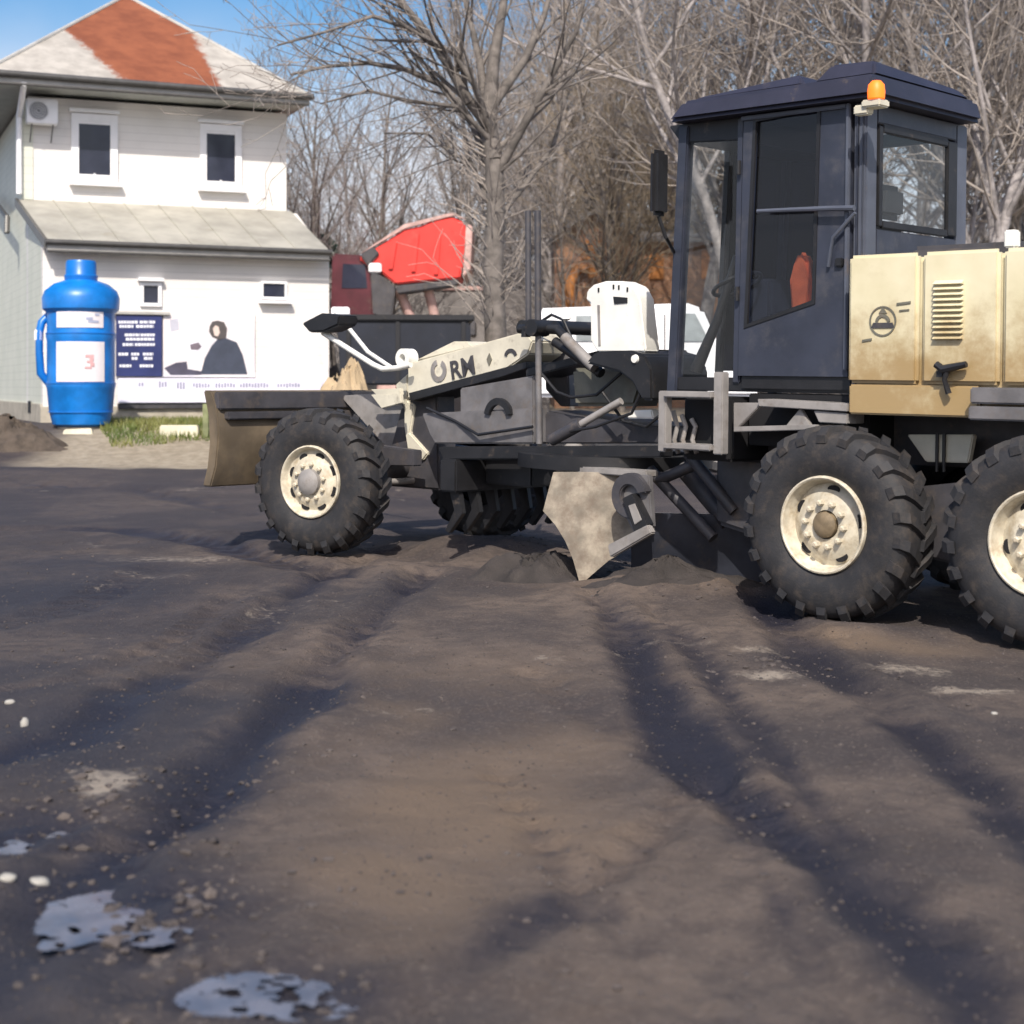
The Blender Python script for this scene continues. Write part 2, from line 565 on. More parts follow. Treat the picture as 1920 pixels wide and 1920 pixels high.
t = NT('puddle_water')
t.base(t.mix(t.ramp(t.noise(5, 5), .35, .65), (.085, .085, .10), (.15, .15, .175)))
t.l(t.ramp(t.noise(9, 4), .3, .7, .06, .3), t.b.inputs['Roughness'])
t.bump(t.noise(18, 3), .08, .01)
for c, a, b in PUD:
    b_ = MB()
    gx = np.arange(-1.6 * a, 1.6 * a, .011)
    gy = np.arange(-1.6 * b, 1.6 * b, .011)
    PX, PY = np.meshgrid(gx, gy)
    lev = th_(c.x, c.y) + .009
    tz = terrain(PX + c.x, PY + c.y)[0]
    q = (PX / a) ** 2 + (PY / b) ** 2
    mot = .6 * vnoise(PX + c.x, PY + c.y, 19, 62) + .4 * vnoise(PX + c.x, PY + c.y, 47, 63) + .10 * np.clip(q - .5, 0, 2) + .12 * PX / a
    keep = (mot < .62) & (tz < lev + .004) & (q * (.55 + .9 * vnoise(PX + c.x, PY + c.y, 7, 61)) < 1.25)
    for r, k in zip(*np.nonzero(keep)):
        x, y = gx[k], gy[r]
        b_.add([(x, y, 0), (x + .011, y, 0), (x + .011, y + .011, 0), (x, y + .011, 0)], [(0, 1, 2, 3)])
    b_.build('puddle', t.m, loc=(c.x, c.y, lev), kind='structure')

# ------------------------------------------------------------------ the motor grader
grader = empty('motor_grader')
tag(grader, 'cream and slate grey motor grader with dark cab and lit amber beacon on the mud', 'motor grader')
Rm = Matrix((UD, VD, WD)).transposed().to_4x4()
grader.matrix_world = Matrix.Translation(GO) @ Rm
G = grader


def gpart(mb, name, m, parent=None, bev=.008, smooth=False, label=None):
    return mb.build(name, M[m] if isinstance(m, str) else m, parent or G, bev, smooth, label=label)


# wheels -------------------------------------------------------
def make_wheel(u, v, rear=True, steer=0., flip=False):
    W = empty('wheel', (u, v, .65), steer + (math.pi if flip else 0), G)
    b = MB()
    b.lathe([(.315, .03), (.34, .012), (.42, -.012), (.50, -.01), (.565, .01), (.605, .045), (.618, .10), (.62, .19), (.618, .28), (.605, .335), (.565, .37), (.50, .39), (.42, .39), (.34, .37), (.315, .35)], 56, close=False)
    gpart(b, 'tyre', 'rubber', W, 0, True)
    b = MB()
    N = 22
    for i in range(N):
        for sd_ in (0, 1):
            a0 = 2 * math.pi * (i + .5 * sd_) / N
            if sd_ == 0:
                st = [(.19, 0.0, .617, .648), (.10, .09, .61, .648), (.03, .15, .585, .638), (-.008, .17, .545, .585)]
            else:
                st = [(.19, 0.0, .617, .648), (.28, .09, .61, .648), (.35, .15, .585, .638), (.388, .17, .545, .585)]
            vs_, fs_ = [], []
            for y, da, r0, r1 in st:
                for r, hw in ((r0 - .01, .068), (r1, .052)):
                    for sg in (-1, 1):
                        a = a0 + da + sg * hw
                        vs_.append((r * math.cos(a), y, r * math.sin(a)))
            for s in range(3):
                q = s * 4
                fs_ += [(q, q + 4, q + 6, q + 2), (q + 2, q + 6, q + 7, q + 3), (q + 3, q + 7, q + 5, q + 1), (q + 1, q + 5, q + 4, q)]
            fs_ += [(0, 2, 3, 1), (12, 13, 15, 14)]
            b.add(vs_, fs_)
    gpart(b, 'tread_lugs', 'rubber', W, 0)
    b = MB()
    if rear:
        b.lathe([(.318, .055), (.322, .02), (.318, .0), (.308, -.004), (.298, .004), (.292, .03), (.282, .075), (.270, .105), (.235, .085), (.20, .062), (.175, .052), (.12, .05), (.095, .052), (.092, .12), (.0, .12)], 48)
    else:
        b.lathe([(.318, .055), (.322, .02), (.318, .0), (.308, -.004), (.298, .004), (.290, .03), (.278, .055), (.25, .062), (.215, .04), (.19, .022), (.12, .018), (.105, .02), (.10, .05), (.0, .05)], 48)
    gpart(b, 'rim', 'rim', W, 0, True)
    b = MB()
    if rear:
        b.lathe([(.088, .10), (.085, .03), (.07, .015), (.03, .005), (0.001, .005)], 20)
    else:
        b.lathe([(.118, .04), (.112, -.02), (.09, -.035), (.06, -.05), (0.001, -.055)], 20)
    gpart(b, 'hub', 'hub' if rear else 'lgrey', W, 0, True)
    b = MB().lathe([(.31, .30), (.30, .26), (.22, .25), (.20, .31), (.001, .32)], 28)  # near-black backing disc, shade of the inner wheel put into its colour
    gpart(b, 'shaded_drum', 'dark', W, 0, True)
    nut = None
    for q in range(10):
        a = 2 * math.pi * q / 10 + .2
        r = .145 if rear else .155
        if nut is None:
            b = MB()
            b.lathe([(.021, .04), (.021, -.008), (.012, -.016), (.001, -.016)], 6)
            nut = gpart(b, 'wheel_nut', 'rim', W, 0)
            o = nut
        else:
            o = nut.copy()
            col.objects.link(o)
        o.location = (r * math.cos(a), .02 if rear else 0., r * math.sin(a))
    hole = None
    for q in range(5 if rear else 8):
        n_ = 5 if rear else 8
        a = 2 * math.pi * q / n_ + .45
        if hole is None:
            b = MB()
            L, hw = .046, .02
            pts = [(L * math.cos(x) * .62, 0, L * math.sin(x)) for x in np.linspace(0, 2 * math.pi, 14, endpoint=False)]
            b.add(pts + [(p[0], .02, p[2]) for p in pts], [tuple(range(14))] + [(i, (i + 1) % 14, 14 + (i + 1) % 14, 14 + i) for i in range(14)])
            hole = gpart(b, 'hand_hole', 'dark', W, 0)
            o = hole
        else:
            o = hole.copy()
            col.objects.link(o)
        r = .232 if rear else .235
        o.location = (r * math.cos(a), (.081 if rear else .049), r * math.sin(a))
        o.rotation_euler = (0, -a, 0)
    return W


w1 = make_wheel(0, 0)
w1.rotation_euler = (0, .3, 0)


def place_wheel(src, u, v, rz, roll=0.):
    c = copy_tree(src, G)
    c.location = (u, v, .65)
    c.rotation_euler = (0, roll, rz)
    return c


place_wheel(w1, 1.48, 0, 0, .9)
place_wheel(w1, 0, 2.4, math.pi, .5)
place_wheel(w1, 1.48, 2.4, math.pi, .1)
wf = make_wheel(-5.2, 0, False, math.radians(13))
wf.location = (-5.22, .0, .645)
place_wheel(wf, -5.22, 2.4, math.pi + math.radians(13), .2)

# rear chassis -------------------------------------------------
for v0, v1 in ((.42, .62), (1.78, 1.98)):
    b = MB()
    b.prism([(-.25, .55), (.74, .42), (1.75, .55), (1.75, .80), (.74, .95), (-.25, .80)], v0, v1)
    gpart(b, 'tandem_case', 'dgrey', bev=.02)
b = MB().box(-4.3, 4.2, 1.0, 1.4, 1.08, 1.34)
b = MB().box(-1.4, 4.2, .85, 1.55, 1.02, 1.36)
gpart(b, 'main_frame', 'dgrey')
b = MB().tube([(.74, .5, .68), (.74, 1.9, .68)], .16, 16)
gpart(b, 'rear_axle', 'dgrey', smooth=True)
b = MB().prism(gp([(1700, 815), (1825, 815), (1815, 868), (1735, 866)], .62), .62, .68)
gpart(b, 'chassis_plate', 'beige')
b = MB()
for px in (1757, 1770):
    u_, w_ = gv(px, 840, .6)
    b.tube([(u_, .6, 1.25), (u_, .6, 1.0)], .012, 8)
gpart(b, 'brake_hose', 'black', bev=0, smooth=True)

# hood ---------------------------------------------------------
b = MB().box(.05, 3.4, .30, 2.10, 1.38, 2.39)
gpart(b, 'hood', 'cream', bev=.03)
panels = [(.025, .535), (.565, 1.09), (1.115, 1.72), (1.75, 2.5), (2.53, 3.4)]
pan = []
for a, c in panels:
    b = MB().box(a, c, .25, .31, 1.575, 2.415)
    pan.append(gpart(b, 'hood_panel', 'cream', bev=.022))
b = MB().box(.03, .96, .262, .33, 1.37, 1.568)
gpart(b, 'hood_skirt', 'cream', bev=.012)
for k_ in range(11):
    z0 = 1.86 + k_ * .0345
    b = MB()
    b.hexa([(.655, .215, z0), (.855, .215, z0), (.855, .249, z0 - .004), (.655, .249, z0 - .004)], [(.655, .222, z0 + .006), (.855, .222, z0 + .006), (.855, .249, z0 + .026), (.655, .249, z0 + .026)])
    gpart(b, 'louvre_slat', 'cream', pan[1], bev=.002)
# roundel badge on the first panel
cx, cz = gv(1655, 602, .245)


def arc_strip(cx, cz, r0, r1, a0, a1, n=20):
    pts = [(cx + r1 * math.cos(x), cz + r1 * math.sin(x)) for x in np.linspace(a0, a1, n)]
    return pts + [(cx + r0 * math.cos(x), cz + r0 * math.sin(x)) for x in np.linspace(a1, a0, n)]


for nm, poly, mt in (('badge_ring', arc_strip(cx, cz, .088, .098, .0, 2 * math.pi * .999, 30), 'olive'),
                     ('badge_base', [(cx - .085, cz - .045), (cx + .085, cz - .045), (cx + .07, cz - .01), (cx - .07, cz - .01)], 'dgrey'),
                     ('badge_arch', arc_strip(cx, cz - .01, .035, .055, .15, math.pi - .15, 12), 'olive'),
                     ('badge_peak', [(cx - .03, cz + .05), (cx + .03, cz + .05), (cx, cz + .09)], 'olive'),
                     ('badge_bar', [(cx + .10, cz + .10), (cx + .20, cz + .11), (cx + .20, cz + .125), (cx + .10, cz + .115)], 'olive'),
                     ('badge_bar', [(cx + .12, cz + .06), (cx + .19, cz + .065), (cx + .19, cz + .075), (cx + .12, cz + .07)], 'olive'),
                     ('badge_bar', [(cx - .15, cz - .135), (cx - .08, cz - .125), (cx - .08, cz - .11), (cx - .15, cz - .12)], 'olive')):
    b = MB().prism(poly, .243, .2495)
    gpart(b, nm, mt, pan[0], bev=0)
# black tow latch hanging on the lower hood
b = MB()
b.tube([(*gv(1755, 683, .2)[:1], .2, gv(1755, 683, .2)[1]), (gv(1768, 693, .2)[0], .2, gv(1768, 693, .2)[1]), (gv(1812, 683, .2)[0], .2, gv(1812, 683, .2)[1])], [.024, .03, .02], 8)
b.tube([(gv(1778, 690, .2)[0], .2, gv(1778, 690, .2)[1]), (gv(1770, 712, .2)[0], .205, gv(1770, 712, .2)[1]), (gv(1776, 738, .2)[0], .22, gv(1776, 738, .2)[1])], [.022, .016, .02], 8)
b.box(.70, .74, .2, .252, 1.62, 1.66)
gpart(b, 'hood_latch', 'black', bev=0, smooth=True)
b = MB().box(1.09, 1.165, .30, .38, 2.42, 2.53)
gpart(b, 'filler_neck', 'white', bev=.01)
b = MB().box(.2, 1.0, .75, 1.9, 2.392, 2.50)
gpart(b, 'air_cleaner_box', 'dgrey', bev=.03)
b = MB().box(.96, 3.4, .14, .5, 1.46, 1.56)
b.box(.96, 3.4, .12, .5, 1.36, 1.445)
gpart(b, 'side_step_rail', 'grey', bev=.01)
b = MB().tube([(1.9, 1.2, 2.39), (1.9, 1.2, 3.2), (2.05, 1.2, 3.3)], .06, 12)
gpart(b, 'exhaust_stack', 'black', bev=0, smooth=True)

# cab ----------------------------------------------------------
VN, VF = .5, 1.9
b = MB().box(-1.62, .0, VN + .02, VF, 1.50, 1.60)
gpart(b, 'cab_floor', 'black')
b = MB()
b.hexa([(-1.60, .36, 3.47), (.14, .34, 3.47), (.14, 1.88, 3.47), (-1.60, 1.88, 3.47)], [(-1.49, .41, 3.62), (.11, .39, 3.63), (.11, 1.84, 3.63), (-1.49, 1.83, 3.62)])
roof = gpart(b, 'cab_roof', 'roof', bev=.03)
b = MB()
b.hexa([(-1.46, .44, 3.615), (-.46, .44, 3.62), (-.46, 1.80, 3.62), (-1.46, 1.80, 3.615)], [(-1.36, .50, 3.65), (-.54, .50, 3.71), (-.54, 1.70, 3.71), (-1.36, 1.70, 3.65)])
gpart(b, 'roof_hatch', 'roof', roof, bev=.02)
b = MB()
b.hexa([(-.40, .44, 3.62), (.09, .44, 3.625), (.09, 1.80, 3.625), (-.40, 1.80, 3.62)], [(-.30, .52, 3.75), (.04, .52, 3.74), (.04, 1.66, 3.70), (-.30, 1.66, 3.71)])
gpart(b, 'roof_fan_cover', 'roof', roof, bev=.02)
b = MB()
b.prism([(-1.70, 3.47), (-1.05, 3.47), (-1.05, 3.30), (-1.58, 3.33)], VN + .02, VF)
gpart(b, 'front_visor', 'black', bev=.01)


def pillar(name, ua, ub, v0, v1, z0, z1, ta=0., m='cab'):
    b = MB()
    b.hexa([(ua, v0, z0), (ub, v0, z0), (ub, v1, z0), (ua, v1, z0)], [(ua + ta, v0, z1), (ub + ta, v0, z1), (ub + ta, v1, z1), (ua + ta, v1, z1)])
    return gpart(b, name, m, bev=.01)


pillar('cab_pillar', -1.68, -1.59, VN, VN + .09, 1.46, 3.45, .09)
pillar('cab_pillar', -1.68, -1.59, VF - .09, VF, 1.46, 3.45, .09)
pillar('cab_pillar', -1.08, -1.02, VN, VN + .08, 1.56, 3.46, .02)
pillar('cab_pillar', -.10, .0, VN, VN + .14, 1.50, 3.46, .0, 'cabl')
pillar('cab_pillar', -.10, .0, VF - .16, VF, 1.50, 3.46, .0, 'cabl')
pillar('corner_trim', -.075, -.055, VN - .012, VN - .001, 1.52, 3.45, .0, 'cab')
pillar('corner_trim', -.03, -.018, VN - .012, VN - .001, 1.52, 3.45, .0, 'cabl')
b = MB().prism([(-1.0, 1.62), (-.10, 1.62), (-.10, 1.52), (-1.0, 1.52)], VN + .0, VN + .1)
gpart(b, 'door_sill', 'black', bev=.006)
# rear wall round the rear window (cab's u = 0 plane)
b = MB()
b.box(-.06, .0, VN + .142, VF - .162, 1.50, 2.62)
gpart(b, 'rear_wall', 'cab', bev=.006)
b = MB()
b.box(-.06, .0, VN + .142, VF - .162, 3.34, 3.46)
gpart(b, 'rear_header', 'cab', bev=.006)
b = MB()
for y0, y1, z0, z1 in ((.645, .70, 2.64, 3.32), (1.60, 1.735, 2.64, 3.32), (.70, 1.60, 2.63, 2.68), (.70, 1.60, 3.28, 3.335)):
    b.box(-.02, .012, y0, y1, z0, z1)
rw = gpart(b, 'rear_window_frame', 'black', bev=.006)
b = MB().box(-.012, -.004, .70, 1.60, 2.68, 3.28)
gpart(b, 'rear_window', 'glass', rw, bev=0)
# far side
b = MB()
b.box(-.95, -.10, VF - .05, VF, 1.60, 2.45)
b.box(-1.0, -.72, VF - .05, VF, 2.45, 3.46)
b.box(-.72, -.10, VF - .05, VF, 3.36, 3.46)
gpart(b, 'far_wall', 'cab', bev=.006)
b = MB().box(-.71, -.11, VF - .03, VF - .022, 2.46, 3.35)
gpart(b, 'far_window', 'glass', bev=0)
b = MB().box(-1.57, -1.01, VF - .03, VF - .022, 1.75, 3.40)
gpart(b, 'far_window', 'tint', bev=0)
# windshield, near half clear and far half film tinted
b = MB().hexa([(-1.645, .60, 1.65), (-1.635, .60, 1.65), (-1.635, 1.06, 1.65), (-1.645, 1.06, 1.65)], [(-1.57, .60, 3.40), (-1.56, .60, 3.40), (-1.56, 1.06, 3.40), (-1.57, 1.06, 3.40)])
gpart(b, 'windshield_pane', 'glass', bev=0)
b = MB().hexa([(-1.645, 1.12, 1.65), (-1.635, 1.12, 1.65), (-1.635, 1.81, 1.65), (-1.645, 1.81, 1.65)], [(-1.57, 1.12, 3.40), (-1.56, 1.12, 3.40), (-1.56, 1.81, 3.40), (-1.57, 1.81, 3.40)])
gpart(b, 'windshield_pane', 'tint', bev=0, label='dark tinted far half of the windshield')
pillar('cab_pillar', -1.66, -1.60, 1.065, 1.115, 1.55, 3.44, .08, 'black')
b = MB().prism([(-1.57, 1.62), (-1.09, 1.62), (-1.07, 3.32), (-1.50, 3.32)], VN + .03, VN + .036)
gpart(b, 'quarter_window', 'glass', bev=0)
b = MB().tube([(gv(1382, 480, .8)[0], .8, gv(1382, 480, .8)[1]), (gv(1345, 600, .8)[0], .8, gv(1345, 600, .8)[1]), (gv(1305, 695, .8)[0], .8, gv(1305, 695, .8)[1])], [.03, .035, .05], 10)
gpart(b, 'steering_column', 'black', bev=0, smooth=True)
b = MB()
c0 = Vector((gv(1375, 520, .9)[0], .95, 2.3))
b.tube([c0 + Vector((.19 * math.cos(q) * .9, .19 * math.sin(q), .08 * math.cos(q))) for q in np.linspace(0, 2 * math.pi, 24)], .016, 8)
gpart(b, 'steering_wheel', 'black', bev=0, smooth=True)
b = MB().box(-1.45, -1.2, 1.15, 1.8, 1.62, 2.35)
gpart(b, 'console', 'seat', bev=.03)
# door
gpoly = gp([(1415, 222), (1541, 198), (1530, 570), (1397, 616)], VN - .01)
outer = [(-1.015, 1.615), (-.115, 1.615), (-.115, 3.455), (-.99, 3.455)]
b = MB()
b.prism([outer[0], outer[1], gpoly[2], gpoly[3]], VN - .02, VN + .04)
b.prism([outer[1], outer[2], gpoly[1], gpoly[2]], VN - .02, VN + .04)
b.prism([outer[2], outer[3], gpoly[0], gpoly[1]], VN - .02, VN + .04)
b.prism([outer[3], outer[0], gpoly[3], gpoly[0]], VN - .02, VN + .04)
door = gpart(b, 'cab_door', 'cab', bev=.0)
b = MB().prism([(x + (.006 if i in (0, 3) else -.006), z + (.006 if i > 1 else -.006)) for i, (x, z) in enumerate(gpoly)], VN, VN + .006)
gpart(b, 'door_pane', 'door_glass', door, bev=0)
b = MB()
inn = gpoly
cxm = sum(p[0] for p in inn) / 4
czm = sum(p[1] for p in inn) / 4
for i in range(4):
    p, q = inn[i], inn[(i + 1) % 4]
    p2, q2 = [(x + (cxm - x) * .09, z + (czm - z) * .04) for x, z in (p, q)]
    b.prism([p, q, q2, p2], VN - .028, VN - .006)
gpart(b, 'window_seal', 'black', door, bev=0)
b = MB().box(-.135, -.105, VN - .05, VN - .021, 1.66, 3.46)
b.box(-1.0, -.135, VN - .045, VN - .021, 3.43, 3.46)
gpart(b, 'door_edge', 'cabl', door, bev=.006)
hb0, hb1, hb2 = gv(1420, 396, .42), gv(1545, 391, .42), gv(1602, 390, .42)
b = MB().tube([(hb0[0], .42, hb0[1]), (hb1[0], .42, hb1[1]), (hb2[0], .42, hb2[1])], [.014, .018, .02], 8)
b.tube([(hb2[0], .43, hb2[1] - .03), (gv(1562, 445, .44)[0], .44, gv(1562, 445, .44)[1]), (gv(1553, 500, .46)[0], .46, gv(1553, 500, .46)[1])], .013, 8)
gpart(b, 'grab_bar', 'cabl', bev=0, smooth=True)
b = MB().box(-.21, -.15, VN - .05, VN - .02, 2.36, 2.42)
gpart(b, 'door_handle', 'black', door, bev=.008)
for z_h in (2.2, 3.1):
    b = MB().tube([(-1.02, VN - .03, z_h - .05), (-1.02, VN - .03, z_h + .05)], .016, 8)
    gpart(b, 'hinge', 'black', door, bev=0, smooth=True)
# seat inside
b = MB()
b.box(-.95, -.45, .95, 1.45, 1.95, 2.10)
b.box(-.80, -.62, 1.08, 1.32, 1.60, 1.95)
st = gpart(b, 'driver_seat', 'seat', bev=.03)
b = MB().hexa([(-.46, .95, 2.08), (-.34, .95, 2.08), (-.34, 1.45, 2.08), (-.46, 1.45, 2.08)], [(-.33, .98, 2.72), (-.22, .98, 2.72), (-.22, 1.42, 2.72), (-.33, 1.42, 2.72)])
gpart(b, 'seat_back', 'seat', st, bev=.05)
b = MB().hexa([(-.31, 1.02, 2.74), (-.2, 1.02, 2.74), (-.2, 1.38, 2.74), (-.31, 1.38, 2.74)], [(-.28, 1.05, 2.98), (-.18, 1.05, 2.98), (-.18, 1.35, 2.98), (-.28, 1.35, 2.98)])
gpart(b, 'headrest', 'seat', st, bev=.045)
# mirror
mu, mw = gv(1237, 345, .15)
b = MB().box(mu - .03, mu + .04, .05, .22, mw - .23, mw + .24)
mir = gpart(b, 'side_mirror', 'black', bev=.03)
b = MB().tube([(mu, .14, mw - .23), (mu + .02, .2, mw - .38), (-1.62, .5, mw - .46)], .014, 8)
gpart(b, 'mirror_arm', 'black', mir, bev=0, smooth=True)
# beacon on the rear near corner of the roof
bu, bw = gv(1643, 172, .27)
b = MB().lathe([(.001, .075), (.03, .07), (.052, .045), (.058, .0), (.055, -.045), (.001, -.045)], 20, 'z', (bu, .27, bw))
gpart(b, 'beacon', 'beacon', bev=0, smooth=True)
b = MB().box(bu - .09, bu + .05, .23, .36, bw - .10, bw - .05)
b.box(bu - .16, bu - .05, .25, .33, bw - .14, bw - .075)
gpart(b, 'beacon_bracket', 'beige', bev=.01)

# steps below the cab -----------------------------------------
b = MB()
b.box(-1.50, -1.43, .18, .26, 1.06, 1.50)
b.box(-1.01, -.93, .18, .26, 1.06, 1.64)
b.box(-1.43, -1.01, .15, .36, 1.455, 1.50)
b.box(-1.43, -1.01, .15, .36, 1.085, 1.125)
gpart(b, 'step_ladder', 'lgrey', bev=.008)
b = MB().box(-1.44, -1.0, .40, .9, 1.0, 1.46)
gpart(b, 'valve_box', 'dark', bev=.02)
b = MB()
for i, px in enumerate((1262, 1275, 1290)):
    p = [(px, 770 + i * 8), (px + 8, 800), (px + 2, 825), (px + 10, 850)]
    b.tube([(gv(x, y, .34)[0], .34 + .02 * i, gv(x, y, .34)[1]) for x, y in p], .018, 8)
gpart(b, 'hydraulic_hose', 'lgrey', bev=0, smooth=True)
b = MB()
b.prism(gp([(1375, 755), (1430, 755), (1375, 810)], .3), .3, .34)
b.prism(gp([(1420, 748), (1588, 757), (1588, 772), (1422, 762)], .26), .26, .5)
b.prism(gp([(1375, 800), (1530, 796), (1530, 806), (1375, 810)], .26), .26, .5)
b.prism(gp([(1500, 765), (1520, 800), (1470, 802)], .3), .3, .34)
b.prism(gp([(1525, 770), (1588, 775), (1588, 795), (1535, 792)], .28), .28, .5)
gpart(b, 'battery_tray', 'lgrey', bev=.005)
b = MB().box(-.95, .03, .52, .86, 1.12, 1.49)
gpart(b, 'battery_box', 'dark', bev=.01)

# front frame, gooseneck ---------------------------------------
ga = gp([(764, 748), (764, 682), (985, 621), (998, 640), (990, 664), (940, 698), (935, 702)], .96)
b = MB().prism(ga, .96, 1.40)
goose = gpart(b, 'gooseneck', 'beige', bev=.012)
gb = gp([(770, 680), (850, 640), (875, 640), (890, 650)], 1.1)
b = MB().prism(gb, 1.1, 1.36)
gpart(b, 'gooseneck_rib', 'beige', goose, bev=.01)
b = MB().prism(gp([(768, 752), (940, 706), (985, 690), (985, 678), (764, 737)], .94), .952, 1.41)
gpart(b, 'bottom_plate', 'black', goose, bev=.004)
ringc = gv(823, 695, .958)
ca = gv(845, 694, .958)
cb = gv(925, 672, .958)
ang = math.atan2(cb[1] - ca[1], cb[0] - ca[0])
b = MB().prism(arc_strip(ringc[0], ringc[1], .055, .10, 1.9, 2 * math.pi + 1.1, 24), .950, .959)
gpart(b, 'logo_ring', 'lgrey', goose, bev=0)


def text_mesh(s, size):
    cu = bpy.data.curves.new('letters', 'FONT')
    cu.body = s
    cu.size = size
    cu.extrude = .003
    cu.offset = .004
    o = bpy.data.objects.new('letters', cu)
    col.objects.link(o)
    dg = bpy.context.evaluated_depsgraph_get()
    dg.update()
    me = bpy.data.meshes.new_from_object(o.evaluated_get(dg))
    bpy.data.objects.remove(o)
    return me


me = text_mesh('RM', .23)
me.materials.clear()
me.materials.append(M['dgrey'])
lo = bpy.data.objects.new('lettering', me)
col.objects.link(lo)
lo.parent = goose
bx = gv(846, 712, .955)
lo.matrix_local = Matrix.Translation((bx[0], .953, bx[1])) @ Matrix.Rotation(-ang, 4, 'Y') @ Matrix.Rotation(math.pi / 2, 4, 'X')
du, dw = gv(918, 674, .958)
b = MB().prism([(du - .03, dw), (du, dw - .055), (du + .03, dw), (du, dw + .055)], .950, .959)
gpart(b, 'logo_diamond', 'olive', goose, bev=0)
b = MB().prism(arc_strip(*gv(958, 670, .958), .045, .075, .3, math.pi - .2, 10), .950, .959)
gpart(b, 'hook_slot', 'dgrey', goose, bev=0)
b = MB()
b.lathe([(.09, -.06), (.09, .06), (.04, .06), (.04, -.06)], 18, 'y', (*gv(763, 672, 1.0)[:1], 1.0, gv(763, 672, 1.0)[1]), close=True)
gpart(b, 'lifting_eye', 'white', goose, bev=0, smooth=True)
# front bolster going down to the axle
b = MB()
b.prism(gp([(740, 722), (764, 700), (764, 752), (776, 760), (768, 812), (802, 850), (792, 864), (764, 846), (757, 800), (757, 765)], 1.05), 1.05, 1.35)
gpart(b, 'front_bolster', 'beige', bev=.012)
b = MB().prism(gp([(636, 742), (748, 735), (770, 765), (764, 815), (800, 860), (772, 874), (735, 852)], 1.12), 1.12, 1.3)
gpart(b, 'nose_plate', 'lgrey', bev=.01)
b = MB()
for y0, y1, v_ in ((742, 750, .9), (752, 766, .8)):
    b.prism(gp([(695, y0 - 12), (750, y0 - 14), (752, y1 - 10), (715, y1)], v_), v_, v_ + .04)
gpart(b, 'bolster_fin', 'beige', bev=.005)
b = MB().tube([(-5.22, .28, .65), (-5.22, 1.2, .78), (-5.22, 2.12, .65)], [.10, .14, .10], 14)
gpart(b, 'front_axle', 'dgrey', bev=0, smooth=True)
b = MB().tube([(-5.05, .35, .62), (-5.05, 2.05, .62)], .03, 10)
gpart(b, 'tie_rod', 'lgrey', bev=0, smooth=True)
b = MB().prism([(-5.5, .55), (-4.7, .55), (-4.75, 1.45), (-5.15, 1.5)], 1.08, 1.32)
gpart(b, 'axle_pivot', 'dgrey', bev=.02)
# frame between gooseneck and cab
b = MB().prism(gp([(985, 692), (1130, 655), (1225, 655), (1225, 700), (1130, 672), (985, 708)], .95), .95, 1.4)
gpart(b, 'frame_beam', 'black', bev=.01)
b = MB().prism([(-2.55, 1.70), (-2.45, 1.79), (-2.1, 1.80), (-1.96, 1.77), (-1.88, 1.66), (-1.87, 1.42), (-1.98, 1.42), (-2.08, 1.56), (-2.2, 1.63)], .58, 1.3)
gpart(b, 'hydraulic_tank', 'black', bev=.02)
b = MB().lathe([(.001, -.02), (.03, -.018), (.035, 0)], 12, 'y', (gv(1190, 673, .57)[0], .58, gv(1190, 673, .57)[1]))
gpart(b, 'tank_cap', 'white', bev=0, smooth=True)
# white oil reservoir
pl = gp([(1120, 660), (1107, 640), (1106, 568), (1098, 562), (1100, 545), (1112, 534), (1135, 527), (1165, 527), (1188, 537), (1200, 560), (1204, 600), (1211, 655), (1209, 660)], .68)
b = MB().prism(pl, .68, .86)
res = gpart(b, 'oil_reservoir', 'white', bev=.018)
b = MB().prism(gp([(1150, 556), (1176, 558), (1176, 568), (1152, 570)], .675), .672, .69)
for x, y in ((1122, 543), (1150, 537), (1160, 538), (1176, 542)):
    u_, w_ = gv(x, y, .675)
    b.box(u_ - .007, u_ + .007, .674, .69, w_ - .02, w_ + .014)
gpart(b, 'filler_slot', 'black', res, bev=0)
b = MB().prism(gp([(1120, 572), (1122, 648), (1126, 648), (1124, 572)], .675), .673, .69)
gpart(b, 'sight_tube', 'lgrey', res, bev=0)
# lift cylinders
for px0, px1, v_ in ((990, 988, 1.62), (1008, 1008, .72)):
    a, c, e = gv(px0, 395, v_), gv(px0 + 1, 615, v_), gv(px0 + 3, 832, v_)
    b = MB().tube([(a[0], v_, a[1]), (c[0], v_, c[1])], .027, 14)
    cy = gpart(b, 'lift_cylinder', 'dgrey', bev=0, smooth=True)
    b = MB().tube([(c[0], v_, c[1]), (e[0], v_, e[1])], .026, 12)
    gpart(b, 'cylinder_rod', 'grey', cy, bev=0, smooth=True)
    b = MB().tube([(c[0], v_ - .09, c[1]), (c[0], v_ + .09, c[1])], .07, 12)
    gpart(b, 'trunnion', 'black', cy, bev=0, smooth=True)
# saddle bars
b = MB()
for p in ([(975, 617), (1045, 617), (1125, 700)], [(1040, 640), (1128, 700)], [(986, 612), (986, 632)]):
    b.tube([(gv(x, y, .78)[0], .78, gv(x, y, .78)[1]) for x, y in p], .04, 10)
b.tube([(-3.25, .7, 2.0), (-3.25, 1.7, 2.0)], .06, 10)
gpart(b, 'lift_saddle', 'black', bev=0, smooth=True)
b = MB().tube([(gv(1058, 632, .72)[0], .72, gv(1058, 632, .72)[1]), (gv(1115, 690, .72)[0], .72, gv(1115, 690, .72)[1])], .045, 12)
gpart(b, 'side_cylinder', 'lgrey', bev=0, smooth=True)
b = MB().lathe([(.001, .035), (.03, .03), (.04, 0), (.001, -.02)], 12, 'z', (gv(1062, 598, .8)[0], .8, gv(1062, 598, .8)[1]))
gpart(b, 'grease_cap', 'white', bev=0, smooth=True)
